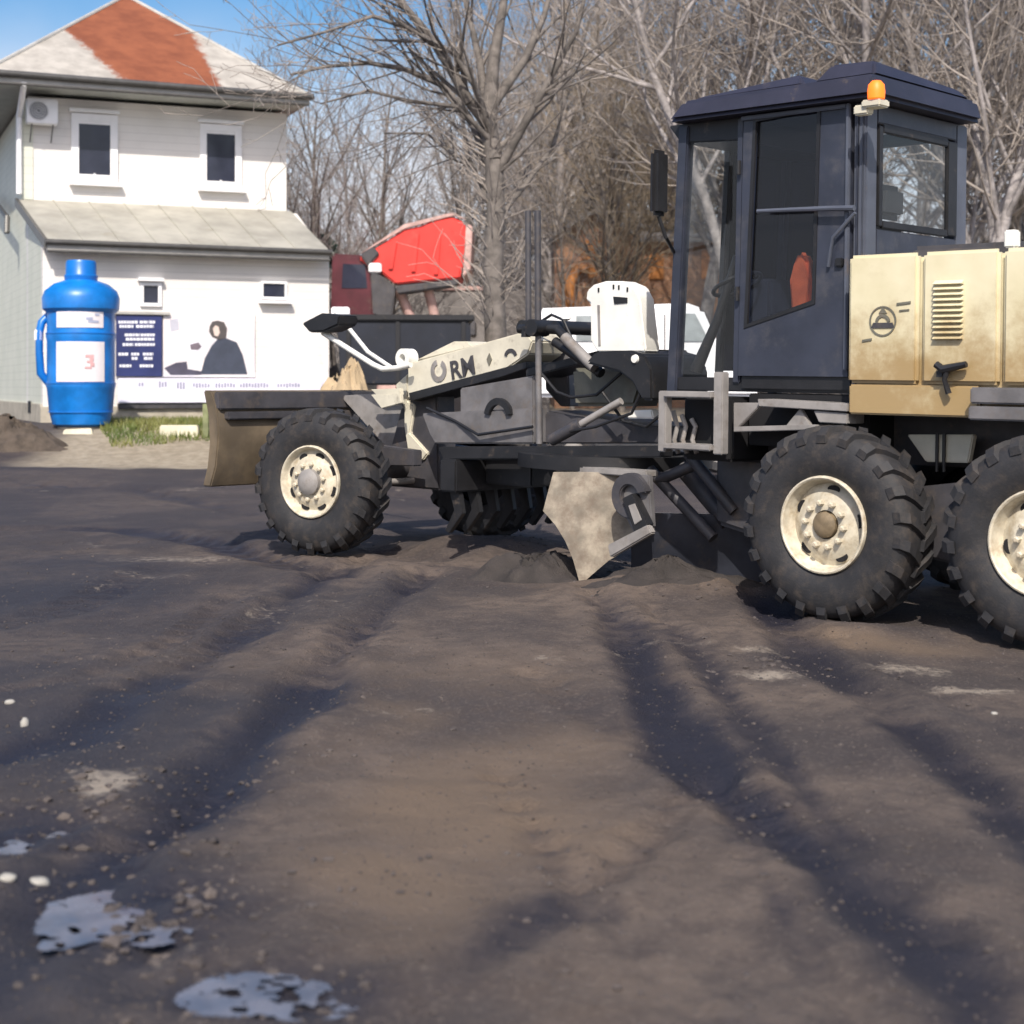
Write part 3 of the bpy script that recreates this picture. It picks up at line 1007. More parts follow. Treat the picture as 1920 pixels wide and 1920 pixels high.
for pts_h, v_h in ([[(1015, 700), (1040, 735), (1075, 745), (1120, 740), (1160, 700)], .8], [[(1130, 735), (1165, 790), (1215, 800), (1250, 770)], .7], [[(800, 765), (850, 790), (900, 815), (1000, 800)], .72], [[(1200, 740), (1180, 775), (1120, 800), (1050, 812)], .6], [[(1000, 612), (1030, 590), (1060, 600), (1075, 640), (1110, 690)], 1.0]):
    b = MB().tube([(gv(x, y, v_h)[0], v_h + .03 * math.sin(i_ * 2.), gv(x, y, v_h)[1]) for i_, (x, y) in enumerate(pts_h)], .013, 8)
    gpart(b, 'hydraulic_hose', 'black', bev=0, smooth=True)
# drawbar, circle and their rams
b = MB().prism(gp([(790, 775), (1000, 765), (1000, 832), (815, 832), (805, 815)], .75), .75, .95)
b.prism(gp([(862, 728), (1000, 704), (1000, 772), (862, 780)], .9), .9, 1.0)
gpart(b, 'drawbar', 'grey', bev=.012)
hu, hw = gv(935, 775, .74)
b = MB().prism(arc_strip(hu, hw - .03, .10, .16, .15, math.pi - .15, 14), .72, .76)
gpart(b, 'drawbar_arch', 'black', bev=.004)
b = MB().prism(gp([(1002, 770), (1240, 800), (1240, 832), (1002, 832)], .9), .9, 1.5)
gpart(b, 'drawbar_plate', 'dgrey', bev=.012)
b = MB().prism(gp([(1070, 690), (1185, 690), (1200, 730), (1190, 762), (1075, 762)], .95), .95, 1.3)
gpart(b, 'swivel_motor', 'olive', bev=.03)
b = MB().prism(gp([(1020, 640), (1062, 640), (1068, 762), (1050, 762), (1022, 730)], 1.45), 1.45, 1.6)
gpart(b, 'frame_gusset', 'grey', bev=.01)
p0, p1, p2 = gv(1035, 825, .62), gv(1090, 795, .62), gv(1165, 752, .66)
b = MB().tube([(p0[0], .62, p0[1]), (p1[0], .62, p1[1])], .05, 12)
rm = gpart(b, 'shift_cylinder', 'dgrey', bev=0, smooth=True)
b = MB().tube([(p1[0], .62, p1[1]), (p2[0], .66, p2[1])], .03, 10)
gpart(b, 'cylinder_rod', 'lgrey', rm, bev=0, smooth=True)
b = MB()
b.prism(gp([(1180, 770), (1222, 768), (1225, 785), (1175, 785)], .75), .75, .85)
gpart(b, 'ram_head', 'white', bev=.01)
b = MB().lathe([(.62, .0), (.80, .0), (.80, .11), (.62, .11)], 48, 'z', (-2.75, 1.2, .86), close=True)
gpart(b, 'circle_gear', 'black', bev=0, smooth=True)
b = MB()
b.prism(gp([(820, 838), (1240, 836), (1240, 858), (830, 862)], .6), .6, .75)
gpart(b, 'circle_rail', 'black', bev=.01)
u0, w0 = gv(1040, 879, .45)
u1, w1_ = gv(1212, 879, .45)
b = MB().box(u0, u1, .45, .6, w0 - .02, w0 + .03)
gpart(b, 'blade_slide_rail', 'lgrey', bev=.008)

# moldboard, set at an angle under the frame: runs away from its near end
bd = Vector((.80, .60, 0)).normalized()
bn = Vector((bd.y, -bd.x, 0))       # back side, towards the camera
mb0 = Vector((gv(1060, 1000, .22)[0], .22, 0))
prof = [(.13, .02), (.05, .12), (.0, .28), (.0, .44), (.05, .60), (.14, .72), (.19, .78)]


def onblade(s_, z_, out):
    P = mb0 + bd * s_ + bn * out
    return (P.x, P.y, z_)


def bladept(px, py):              # photo point on the plane of the blade: (along, height)
    bdw = UD * bd.x + VD * bd.y
    bnw = UD * bn.x + VD * bn.y
    Q = GO + UD * mb0.x + VD * mb0.y
    d = ray(px, py)
    P = CAMP + d * ((Q - CAMP).dot(bnw) / d.dot(bnw)) - Q
    return P.dot(bdw), P.dot(WD)


pe = [bladept(x, y) for x, y in ((1036, 888), (1027, 925), (1019, 958), (1042, 984), (1060, 1014), (1074, 1050), (1086, 1100), (1112, 1076), (1140, 1052), (1185, 1024), (1226, 1000), (1222, 940), (1214, 888))]
n_ = len(pe)
bow = lambda z_: .10 * ((z_ - .45) / .4) ** 2 * -1
b = MB()
vv = [onblade(a_, z_, bow(z_)) for a_, z_ in pe] + [onblade(a_, z_, bow(z_) - .035) for a_, z_ in pe]
b.add(vv, [tuple(range(n_)), tuple(range(2 * n_ - 1, n_ - 1, -1))] + [(i_, (i_ + 1) % n_, n_ + (i_ + 1) % n_, n_ + i_) for i_ in range(n_)])
mold = gpart(b, 'moldboard', 'mold', bev=.004)
b = MB().hexa([onblade(.5, .02, -.09), onblade(2.3, .02, -.09), onblade(2.3, .02, -.14), onblade(.5, .02, -.14)], [onblade(.5, .56, -.05), onblade(2.3, .56, -.05), onblade(2.3, .56, -.11), onblade(.5, .56, -.11)])
gpart(b, 'wing_plate', paint('dark_blue_steel', (.05, .055, .075), .35, .3, 3, .3, metal=.6), mold, bev=.012)  # darker, bluer metal than the near end of the blade
# tilt bracket and pivot ring on the back of the blade
cu, cw = gv(1178, 930, .25)
b = MB().prism(arc_strip(cu, cw, .08, .17, 0.2, 2 * math.pi - .6, 24), .25, .33)
gpart(b, 'tilt_bracket', 'dgrey', bev=.01)
b = MB().prism(gp([(1165, 935), (1185, 925), (1215, 985), (1190, 1002)], .22), .22, .3)
tb = gpart(b, 'tilt_link', 'black', bev=.008)
b = MB().prism(gp([(1178, 948), (1190, 944), (1203, 975), (1190, 984)], .215), .212, .225)
gpart(b, 'link_pin', 'lgrey', tb, bev=.003)
b = MB().prism(gp([(1138, 1022), (1213, 984), (1222, 1000), (1143, 1046)], .2), .2, .26)
gpart(b, 'blade_shoe', 'lgrey', bev=.01)
b = MB().prism(gp([(1160, 892), (1216, 890), (1222, 990), (1190, 1004), (1150, 930)], .3), .3, .36)
gpart(b, 'blade_support', 'grey', bev=.012)
for x0_, y0_, x1_, y1_ in ((1218, 880, 1330, 1010), (1235, 900, 1300, 870), (1290, 850, 1370, 960)):
    q0_, q1_ = gv(x0_, y0_, .75), gv(x1_, y1_, .75)
    b = MB().tube([(q0_[0], .75, q0_[1]), (q1_[0], .8, q1_[1])], .045, 10)
    gpart(b, 'linkage_bar', 'dgrey', bev=0, smooth=True)
b = MB().tube([(-1.9, 1.0, .9), (-1.45, 1.0, .5)], .07, 12)
gpart(b, 'tilt_cylinder', 'dgrey', bev=0, smooth=True)
# added dark block filling the black shade under the cab
b = MB().prism([(-1.45, .50), (-.72, .36), (-.66, 1.02), (-1.45, 1.02)], .8, 1.75)
gpart(b, 'shade_block', 'dgrey', bev=.04)

# added black rack and teeth standing for shade between front wheels and circle
b = MB().box(-4.15, -3.95, .55, 2.0, .60, .88)
b.box(-3.95, -3.4, .9, 1.6, .66, .92)
sc = gpart(b, 'shade_rack', 'black', bev=.015)
for q_ in range(7):
    y_ = .62 + q_ * .21
    b = MB().prism([(-4.10, .60), (-3.98, .60), (-3.94, .42), (-4.10, .24), (-4.15, .26), (-4.04, .44)], y_, y_ + .05)
    gpart(b, 'shade_tine', 'black', sc, bev=.004)
# front dozer blade --------------------------------------------
prof = [(-6.32, .56), (-6.20, .56), (-6.12, .75), (-6.08, 1.05), (-6.12, 1.30), (-6.2, 1.43), (-6.32, 1.43), (-6.24, 1.2), (-6.22, .95), (-6.25, .75)]
b = MB().prism(prof, -.34, 2.5)
dz = gpart(b, 'dozer_blade', M['rust'], bev=.012)
b = MB().box(-6.13, -6.04, -.26, 2.4, 1.17, 1.24)
gpart(b, 'blade_rib', 'dgrey', dz, bev=.01)
b = MB().box(-6.17, -6.075, -.33, 2.48, 1.26, 1.42)
gpart(b, 'top_channel', 'dgrey', dz, bev=.012)
b = MB().box(-6.11, -6.06, 1.05, 2.3, .62, 1.15)
gpart(b, 'back_plate', 'lgrey', dz, bev=.02)
for v_ in (.75, 1.5):
    b = MB().prism([(-6.1, .72), (-4.7, .78), (-4.7, .92), (-6.1, 1.0)], v_, v_ + .12)
    gpart(b, 'push_arm', 'dgrey', bev=.01)
# headlight arm
v_ = .85
b = MB().tube([(gv(x, y, v_)[0], v_, gv(x, y, v_)[1]) for x, y in ((770, 684), (745, 690), (718, 692), (700, 684), (606, 624))], .026, 10)
arm = gpart(b, 'headlight_arm', 'white', bev=0, smooth=True)
lp = gp([(583, 607), (620, 588), (655, 592), (652, 610), (625, 622), (598, 624)], v_)
b = MB().prism(lp, v_ - .12, v_ + .12)
hl = gpart(b, 'headlight', 'black', arm, bev=.015)
b = MB().tube([(gv(x, y, 2.0)[0], 2.0, gv(x, y, 2.0)[1]) for x, y in ((735, 690), (690, 660), (630, 585))], .022, 8)
gpart(b, 'headlight_arm', 'white', bev=0, smooth=True)

# orange jacket hanging inside the cab, a thing of its own
ju, jw = gv(1497, 520, .66)
b = MB()
base = [(-.13, .0), (-.10, -.28), (.10, -.30), (.13, -.02), (.09, .16), (.04, .24), (-.03, .25), (-.09, .13)]
b.prism([(ju + .02 + x * .72, jw - .02 + z * .8) for x, z in base], .64, .74)
jk = gpart(b, 'work_jacket', 'orange', None, bev=.03)
jk.parent = None
jk.matrix_world = grader.matrix_world
tag(jk, 'orange work jacket hanging behind the cab door glass', 'jacket')

# ------------------------------------------------------------------ the house
ph = math.radians(23)
YH = 32.0
HR = Vector((math.cos(ph), math.sin(ph), 0))
HN = Vector((math.sin(ph), -math.cos(ph), 0))
HP = at(80, HOR, YH)
HP.z = 0
DL = 2.6                              # depth of the lean-to


def fac(px, py, off=0.):              # photo point on the facade plane lying off metres behind the lean-to front: (along, height)
    d = ray(px, py)
    Q = HP - off * HN
    t_ = ((Q - CAMP).dot(HN)) / d.dot(HN)
    P = CAMP + d * t_ - Q
    return (P.dot(HR), (CAMP + d * t_).z)


house = empty('house')
tag(house, 'pale two storey house with rust painted hip roof and lean-to', 'house')
house.matrix_world = Matrix.Translation(HP) @ Matrix((HR, -HN, Vector((0, 0, 1)))).transposed().to_4x4()


def siding(name, c, c2):
    t = NT(name)
    z = t.n('ShaderNodeSeparateXYZ')
    t.l(t.co, z.inputs[0])
    fr = t.math('FRACT', t.math('MULTIPLY', z.outputs[2], 1 / .17))
    ln = t.ramp(fr, .0, .12, 1, 0)
    k = t.mix(t.ramp(t.noise(1.2, 5), .3, .7), c, c2)
    t.base(t.mix(t.math('MULTIPLY', ln, .5), k, tuple(x * .55 for x in c)))
    t.b.inputs['Roughness'].default_value = .6
    t.bump(fr, .25, .02)
    return t.m


Mw = siding('white_siding', (.70, .675, .65), (.77, .745, .72))
Mshade_side = siding('shade_green_siding', (.60, .62, .53), (.68, .69, .60))  # greener, darker copy of the white siding, side wall shade painted in
Mpl = paint('plaster', (.80, .775, .76), .8, .05, 1.5, .0)
Mframe = paint('window_frame_white', (.82, .82, .84), .35, .04, 5, 0)
Mpane = paint('window_pane', (.03, .034, .055), .08, .3, 1.3, 0, bump=0)
Mgut = paint('dark_gutter', (.07, .068, .066), .4, .2, 5, 0)
Mfas = paint('fascia', (.42, .41, .385), .55, .15, 3, .1)
Msheet = paint('lean_to_sheet', (.36, .345, .30), .6, .25, 1.1, .25, (.27, .25, .20))
Msoff = paint('soffit', (.40, .42, .40), .7, .1, 3, 0)
Mconc = paint('concrete', (.42, .38, .31), .85, .2, 3, .3)


def hpart(mb, name, m, parent=None, bev=.0, smooth=False, label=None):
    return mb.build(name, m, parent or house, bev, smooth, label=label)


aL, zb = 0.0, .55
aR = fac(617, 480)[0]
zg = fac(300, 462)[1]                # lean-to eave height
aMR = fac(537, 300, DL)[0]
zE = fac(50, 180, DL)[1]             # eave height of the main wall
zLT = fac(300, 385, DL)[1]           # where the lean-to roof meets the wall
DM = 10.0
b = MB().box(aL, aR, 0, .25, zb, zg - .02)
hpart(b, 'lean_to_wall', Mw)
b = MB().prism([(0, zb), (0, zg - .02), (.02, zg - .02)], 0, .01)
b = MB()
b.add([(aL - .002, .25, zb), (aL - .002, DL, zb), (aL - .002, DL, zLT - .05), (aL - .002, .25, zg)] + [(aL + .2, .25, zb), (aL + .2, DL, zb), (aL + .2, DL, zLT - .05), (aL + .2, .25, zg)],
      [(0, 1, 2, 3), (4, 7, 6, 5), (0, 3, 7, 4), (1, 5, 6, 2), (3, 2, 6, 7), (0, 4, 5, 1)])
hpart(b, 'lean_to_side_wall', Mshade_side)
b = MB()
b.add([(aR - .2, .25, zb), (aR - .2, DL, zb), (aR - .2, DL, zLT - .05), (aR - .2, .25, zg)] + [(aR, .25, zb), (aR, DL, zb), (aR, DL, zLT - .05), (aR, .25, zg)],
      [(0, 1, 2, 3), (4, 7, 6, 5), (0, 3, 7, 4), (1, 5, 6, 2), (3, 2, 6, 7), (0, 4, 5, 1)])
hpart(b, 'lean_to_side_wall', Mw)
b = MB().box(aL, aMR, DL, DL + .25, zb, zE)
hpart(b, 'front_wall', Mw)
b = MB().box(aL, aL + .25, DL + .25, DL + DM, zb, zE)
hpart(b, 'side_wall', Mshade_side)
b = MB().box(aMR - .25, aMR, DL + .25, DL + DM, zb, zE)
hpart(b, 'side_wall', Mw)
b = MB().box(aL, aMR, DL + DM, DL + DM + .2, zb, zE)
hpart(b, 'back_wall', Mw)
b = MB().box(aL - .05, aR + .03, -.06, .0, zb - .3, 1.15)
b.box(aL - .05, aL - .003, 0, DL + DM, zb - .3, 1.2)
hpart(b, 'foundation', Mconc)
# lean-to roof: a sloping slab
eA0, eA1 = fac(88, 460, -.35)[0], fac(617, 466, -.35)[0]
tA0, tA1 = fac(32, 385, DL)[0], fac(545, 398, DL)[0]
zeg = fac(300, 458, -.35)[1]
lo = [(eA0, -.35, zeg - .06), (eA1, -.35, zeg - .06), (tA1, DL, zLT - .06), (tA0, DL, zLT - .06)]
b = MB().hexa(lo, [(x, y, z + .06) for x, y, z in lo])
ltr = hpart(b, 'lean_to_roof', Msheet)
n_sheet = 8
rb = None
for q in range(1, n_sheet):
    f_ = q / n_sheet
    x0, x1 = eA0 + (eA1 - eA0) * f_, tA0 + (tA1 - tA0) * f_
    b = MB().hexa([(x0 - .015, -.34, zeg), (x0 + .015, -.34, zeg), (x1 + .015, DL, zLT), (x1 - .015, DL, zLT)], [(x0 - .012, -.34, zeg + .025), (x0 + .012, -.34, zeg + .025), (x1 + .012, DL, zLT + .025), (x1 - .012, DL, zLT + .025)])
    hpart(b, 'roof_seam', Msheet, ltr)
b = MB().box(eA0, eA1, -.38, -.30, zeg - .19, zeg - .062)
hpart(b, 'lean_to_fascia', Mfas)
b = MB().tube([(eA0 - .04, -.43, zeg - .03), (eA1 + .04, -.43, zeg - .05)], .055, 10)
b.tube([(eA0, -.40, zeg - .21), (eA1, -.40, zeg - .22)], .03, 8)
hpart(b, 'lean_to_gutter', Mgut, smooth=True)
b = MB().box(aL, aR, -.32, -.001, zg - .05, zg - .02)
hpart(b, 'lean_to_soffit', Msoff)
b = MB().hexa([(tA0 - .05, DL, zLT - .16), (tA0 + .02, DL, zLT - .16), (eA0 + .02, -.35, zeg - .16), (eA0 - .05, -.35, zeg - .16)], [(tA0 - .05, DL, zLT + .02), (tA0 + .02, DL, zLT + .02), (eA0 + .02, -.35, zeg + .02), (eA0 - .05, -.35, zeg + .02)])
hpart(b, 'verge_board', Mgut)
# main hip roof
OV = 1.0
rz0 = fac(300, 158, DL - OV)[1]
ea0, ea1 = -1.0, fac(578, 182, DL - OV)[0]
ey0, ey1 = DL - OV, DL + (aMR + 1.0) + OV
ax, az = fac(236, -8, DL + 3.4)
ay = DL + 3.4
b = MB()
b.add([(ea0, ey0, rz0), (ea1, ey0, rz0), (ea1, ey1 + 3, rz0), (ea0, ey1 + 3, rz0), (ax, ay, az), (ax, ay + 2.5, az)],
      [(0, 1, 4), (1, 2, 5, 4), (2, 3, 5), (3, 0, 4, 5)])
t = NT('rust_painted_roof')
z = t.n('ShaderNodeSeparateXYZ')
t.l(t.co, z.inputs[0])
yc, ytop = rz0, az
l0a, l0z = fac(228, 148, DL - OV)
l1a, l1z = fac(118, 58, DL + 1.6)
ra_ = fac(395, 130, DL)[0]
ragged = t.math('MULTIPLY', t.math('SUBTRACT', t.noise(3.2, 7, .75), .5), .9)
slope = (l1a - l0a) / (l1z - l0z)
line = t.math('ADD', t.math('MULTIPLY', t.math('SUBTRACT', z.outputs[2], l0z), slope), l0a)
lm = t.ramp(t.math('ADD', t.math('SUBTRACT', z.outputs[0], line), ragged), -.12, .12)
rm_ = t.ramp(t.math('ADD', t.math('SUBTRACT', ra_, z.outputs[0]), t.math('MULTIPLY', ragged, .8)), -.1, .12)
pn = t.ramp(t.noise(7, 6, .7), .2, .32)
mask = t.math('MULTIPLY', t.math('MULTIPLY', lm, rm_), pn)
rust = t.mix(t.ramp(t.noise(2, 5), .3, .7), (.185, .056, .022), (.27, .088, .036))
t.base(t.mix(mask, t.mix(t.ramp(t.noise(3, 5), .3, .7), (.33, .305, .27), (.45, .42, .375)), rust))
t.b.inputs['Roughness'].default_value = .55
t.bump(t.noise(12, 4), .08)
roof_o = hpart(b, 'hip_roof', t.m)
for p, q in (((ea0, ey0, rz0), (ax, ay, az)), ((ea1, ey0, rz0), (ax, ay, az)), ((ax, ay, az), (ax, ay + 2.5, az))):
    b = MB().tube([p, q], .05, 8)
    hpart(b, 'ridge_cap', Mfas, roof_o, smooth=True)
b = MB()
b.box(ea0, ea1, ey0 - .03, ey0 + .02, rz0 - .2, rz0 - .02)
b.box(ea0 - .02, ea0 + .03, ey0 + .02, ey1 + 3, rz0 - .2, rz0 - .02)
b.box(ea1 - .03, ea1 + .02, ey0 + .02, ey1 + 3, rz0 - .2, rz0 - .02)
hpart(b, 'fascia_board', Mfas)
b = MB().box(ea0 + .03, ea1 - .03, ey0 + .02, ey1 + 3, rz0 - .19, rz0 - .15)
hpart(b, 'soffit', Msoff)
b = MB().tube([(ea0 - .1, ey0 - .09, rz0 - .02), (ea1 + .1, ey0 - .09, rz0 - .05)], .07, 10)
b.tube([(ea0 - .05, ey0 - .05, rz0 - .22), (ea1, ey0 - .05, rz0 - .22)], .035, 8)
hpart(b, 'gutter', Mgut, smooth=True)
dpx = fac(36, 250, DL - .1)[0]
b = MB().tube([(dpx, ey0 - .05, rz0 - .2), (dpx, DL - .1, rz0 - .75), (dpx, DL - .1, zLT + .1)], .065, 10)
hpart(b, 'downpipe', Mframe, smooth=True)
b = MB().tube([(-.25, DL + 6, 6.3), (-.3, DL + 1.3, 5.3), (-.32, DL + 1.2, 4.95)], .06, 8)
hpart(b, 'side_gutter', Mgut, smooth=True)
b = MB().box(fac(40, 300, DL - .02)[0], fac(62, 300, DL - .02)[0], DL - .03, DL - .001, zLT, zE - .05)
hpart(b, 'corner_board', Mshade_side)


def window(x0, y0, x1, y1, off, fr=.12, header=True, sill=True):
    a0, z1 = fac(x0, y0, off)
    a1, z0 = fac(x1, y1, off)
    y = off
    b = MB()
    b.box(a0, a0 + fr, y - .07, y - .001, z0, z1)
    b.box(a1 - fr, a1, y - .07, y - .001, z0, z1)
    b.box(a0 + fr, a1 - fr, y - .07, y - .001, z0, z0 + fr)
    b.box(a0 + fr, a1 - fr, y - .07, y - .001, z1 - fr, z1)
    wn = hpart(b, 'window', Mframe)
    b = MB().box(a0 + fr, a1 - fr, y - .03, y - .004, z0 + fr, z1 - fr)
    hpart(b, 'pane', Mpane, wn)
    if a1 - a0 > .9:
        b = MB().box((a0 + a1) / 2 - .02, (a0 + a1) / 2 + .02, y - .05, y - .031, z0 + fr, z0 + fr + .03)
        b.box(a0 + fr, a1 - fr, y - .045, y - .0315, z1 - fr - .06, z1 - fr)
        hpart(b, 'pane_bead', Mframe, wn)
    if header:
        b = MB().box(a0 - .05, a1 + .03, y - .16, y - .002, z1 + .02, z1 + .09)
        hpart(b, 'window_header', Mframe, wn)
    if sill:
        b = MB().box(a0 - .04, a1 + .09, y - .19, y - .002, z0 - .09, z0 - .03)
        hpart(b, 'sill', Mframe, wn)


window(133, 212, 220, 344, DL, .16)
window(374, 232, 452, 355, DL, .15)
window(262, 529, 302, 575, 0, .07, True, False)
window(488, 527, 537, 562, 0, .05, False, True)
a0, z0 = fac(30, 755, 0)
b = MB().box(-.06, -.05, 1.6, 2.1, 1.0, 1.25)
hpart(b, 'foundation_vent', M['dark'])

# air conditioner on the upper wall
ac = empty('air_conditioner')
ac.matrix_world = house.matrix_world
a0, z1 = fac(50, 184, DL - .35)
a1, z0 = fac(108, 234, DL - .35)
b = MB().box(a0, a1, DL - .42, DL - .1, z0, z1)
b.build('casing', Mframe, ac, .02)
b = MB().lathe([(.2, -.012), (.19, -.014), (.17, -.01), (.05, -.008), (.001, -.01)], 28, 'y', (a0 + (a1 - a0) * .37, DL - .42, (z0 + z1) / 2))
b.build('fan_opening', paint('fan_dark', (.16, .16, .17), .6, .2, 6, 0), ac, 0, True)
for q in range(4):
    b = MB()
    r_ = .05 + q * .045
    b.lathe([(r_ - .006, -.02), (r_ + .006, -.02), (r_ + .006, -.03), (r_ - .006, -.03)], 24, 'y', (a0 + (a1 - a0) * .37, DL - .42, (z0 + z1) / 2), close=True)
    b.build('grille_ring', Mframe, ac, 0, True)
b = MB()
b.tube([(a0 + .1, DL - .4, z0 - .02), (a0 + .1, DL - .05, z0 - .35)], .015, 6)
b.tube([(a1 - .1, DL - .4, z0 - .02), (a1 - .1, DL - .05, z0 - .35)], .015, 6)
b.build('bracket', M['grey'], ac, 0)
tag(ac, 'white air conditioner box high on the pale house wall under the eave', 'air conditioner')

# navy notice board, photo banner and long strip sign on the lean-to front
Mnavy = paint('navy_board', (.025, .035, .13), .5, .15, 3, 0)
Mprint = paint('white_print', (.80, .81, .88), .6, .05, 6, 0)


def hangs(name, label, cat):
    o = empty(name)
    o.matrix_world = house.matrix_world
    return tag(o, label, cat)


bo = hangs('notice_board', 'navy blue notice board with rows of white print beside the blue bottle', 'sign')
p0, p1 = fac(218, 590, -.1), fac(304, 706, -.1)
b = MB().box(p0[0], p1[0], -.10, -.03, p1[1], p0[1])
b.build('board', Mnavy, bo, .01)
b = MB().box(p0[0] - .06, p1[0] + .16, -.14, -.02, p0[1] + .01, p0[1] + .07)
b.build('top_rail', Mfas, bo, .005)
random.seed(4)
for y0, segs in ((604, ((222, 258), (262, 278), (280, 291))), (612, ((224, 250), (255, 288))), (628, ((234, 262), (264, 290))), (636, ((236, 289),)), (646, ((230, 250), (253, 290))), (664, ((222, 240), (246, 262), (268, 287))), (672, ((247, 258), (270, 286))), (686, ((224, 246), (262, 287)))):
    b = MB()
    for x0, x1 in segs:
        x = x0
        while x < x1 - 1:
            wd = random.uniform(3.0, 7)
            q0, q1 = fac(x, y0 - 2.6, -.1), fac(min(x + wd, x1), y0 + 2.6, -.1)
            b.box(q0[0], q1[0], -.106, -.098, q1[1], q0[1])
            x += wd + 1.2
    b.build('text_line', Mprint, bo)

bn_ = hangs('photo_banner', 'pale printed banner showing a figure in a dark coat on the house wall', 'banner')
p0, p1 = fac(306, 585, -.06), fac(478, 707, -.06)
t = NT('banner_print')
t.base(t.mix(t.ramp(t.noise(.9, 3), .35, .65), (.62, .60, .66), (.80, .74, .74)))
b = MB().box(p0[0], p1[0], -.06, -.02, p1[1], p0[1])
b.build('sheet', t.m, bn_)


def print_poly(pts, name, c, lay=0):
    b = MB().prism([fac(x, y, -.064) for x, y in pts], -.066 - .004 * lay, -.0605)
    return b.build(name, paint('print_' + name, c, .7, .15, 5, 0), bn_)


print_poly([(376, 702), (384, 672), (397, 648), (408, 636), (424, 634), (444, 642), (455, 665), (464, 702)], 'printed_coat', (.045, .055, .085))
print_poly([(393, 612), (398, 603), (408, 601), (420, 604), (426, 616), (424, 634), (412, 638), (398, 632), (392, 622)], 'printed_hair', (.08, .07, .07))
print_poly([(399, 616), (404, 610), (410, 613), (412, 624), (408, 631), (402, 629)], 'printed_face', (.62, .50, .45), 1)
print_poly([(308, 690), (330, 680), (350, 678), (352, 692), (378, 696), (376, 703), (320, 703)], 'printed_desk', (.07, .065, .10))
print_poly([(356, 646), (372, 642), (378, 650), (372, 656), (358, 656)], 'printed_phone', (.16, .13, .16))
print_poly([(310, 640), (370, 634), (392, 650), (380, 676), (312, 676)], 'printed_papers', (.74, .74, .82), -.5)
print_poly([(318, 600), (334, 596), (336, 618), (320, 622)], 'printed_block', (.5, .5, .58), -.5)

ss = hangs('strip_sign', 'long white strip sign with blue print along the foot of the house wall', 'sign')
p0, p1 = fac(222, 709, -.16), fac(612, 754, -.16)
b = MB().box(p0[0], p1[0], -.18, -.08, p1[1], p0[1])
b.build('sheet', paint('strip_white', (.74, .73, .84), .6, .1, 1.2, 0), ss, .006)
b = MB().box(p0[0], p1[0], -.14, -.02, p1[1] - .12, p1[1] - .01)
b.build('support_rail', M['dgrey'], ss, .005)
for x0, x1, y0, y1 in ((260, 270, 716, 726), (298, 311, 715, 727), (332, 346, 716, 730), (362, 395, 718, 727), (404, 440, 718, 727), (450, 500, 718, 727), (520, 560, 718, 727)):
    b = MB()
    x = x0
    while x < x1:
        q0, q1 = fac(x, y0 + random.uniform(0, 2), -.18), fac(x + 3.2, y1 - random.uniform(0, 2), -.18)
        b.box(q0[0], q1[0], -.185, -.179, q1[1], q0[1])
        x += 5.5
    b.build('text_line', paint('strip_print', (.30, .30, .42), .6, .1, 5, 0) if x0 == 260 else bpy.data.materials['strip_print'], ss)
print('house ok')

# blue giant water bottle --------------------------------------
YB = 29.5
c = at(152, 800, YB)
bot = empty('bottle_kiosk', (c.x, c.y, c.z))
tag(bot, 'giant bright blue water bottle shaped kiosk with handle and white labels', 'kiosk')
k_ = YB / FPX
Mblue = paint('bottle_blue', (.004, .165, .54), .38, .3, 1.8, .12, (.02, .12, .30))
Mblue2 = paint('bottle_cap_blue', (.005, .15, .52), .35, .15, 1.5, 0)
zz = lambda y: (800 - y) * k_
rr_ = lambda r: r * k_
b = MB().lathe([(.001, zz(800)), (rr_(40), zz(800)), (rr_(52), zz(795)), (rr_(58), zz(770)), (rr_(62), zz(728)), (rr_(64), zz(722)), (rr_(62), zz(716)), (rr_(62), zz(640)), (rr_(64), zz(630)), (rr_(62), zz(622)), (rr_(62), zz(588)), (rr_(70), zz(580)), (rr_(71), zz(560)), (rr_(66), zz(546)), (rr_(50), zz(533)), (rr_(30), zz(526)), (rr_(29), zz(520))], 40, 'z')
b.build('bottle_body', Mblue, bot, 0, True)
b = MB().lathe([(rr_(30), zz(526)), (rr_(31), zz(518)), (rr_(28), zz(514)), (rr_(28), zz(494)), (rr_(26), zz(489)), (.001, zz(488))], 32, 'z')
b.build('bottle_cap', Mblue2, bot, 0, True)
for y_ in (583, 626, 719, 772):
    b = MB().lathe([(rr_(60), zz(y_ + 1.5)), (rr_(64.5), zz(y_ + 1)), (rr_(64.5), zz(y_ - 1)), (rr_(60), zz(y_ - 1.5))], 40, 'z') if y_ != 772 else MB().lathe([(rr_(55), zz(y_ + 1.5)), (rr_(59.5), zz(y_ + 1)), (rr_(59.5), zz(y_ - 1)), (rr_(55), zz(y_ - 1.5))], 40, 'z')
    b.build('seam_band', Mblue2, bot, 0, True)


def curved_label(y0, y1, a0, a1, r, name, m, lift=0.004):
    b = MB()
    n = 14
    R_ = rr_(r) + lift
    vs_ = []
    for z_ in (zz(y1), zz(y0)):
        for q in range(n + 1):
            a = a0 + (a1 - a0) * q / n
            vs_.append((R_ * math.sin(a), -R_ * math.cos(a), z_))
    b.add(vs_, [(q, q + 1, n + 1 + q + 1, n + 1 + q) for q in range(n)])
    return b.build(name, m, bot, 0, True)


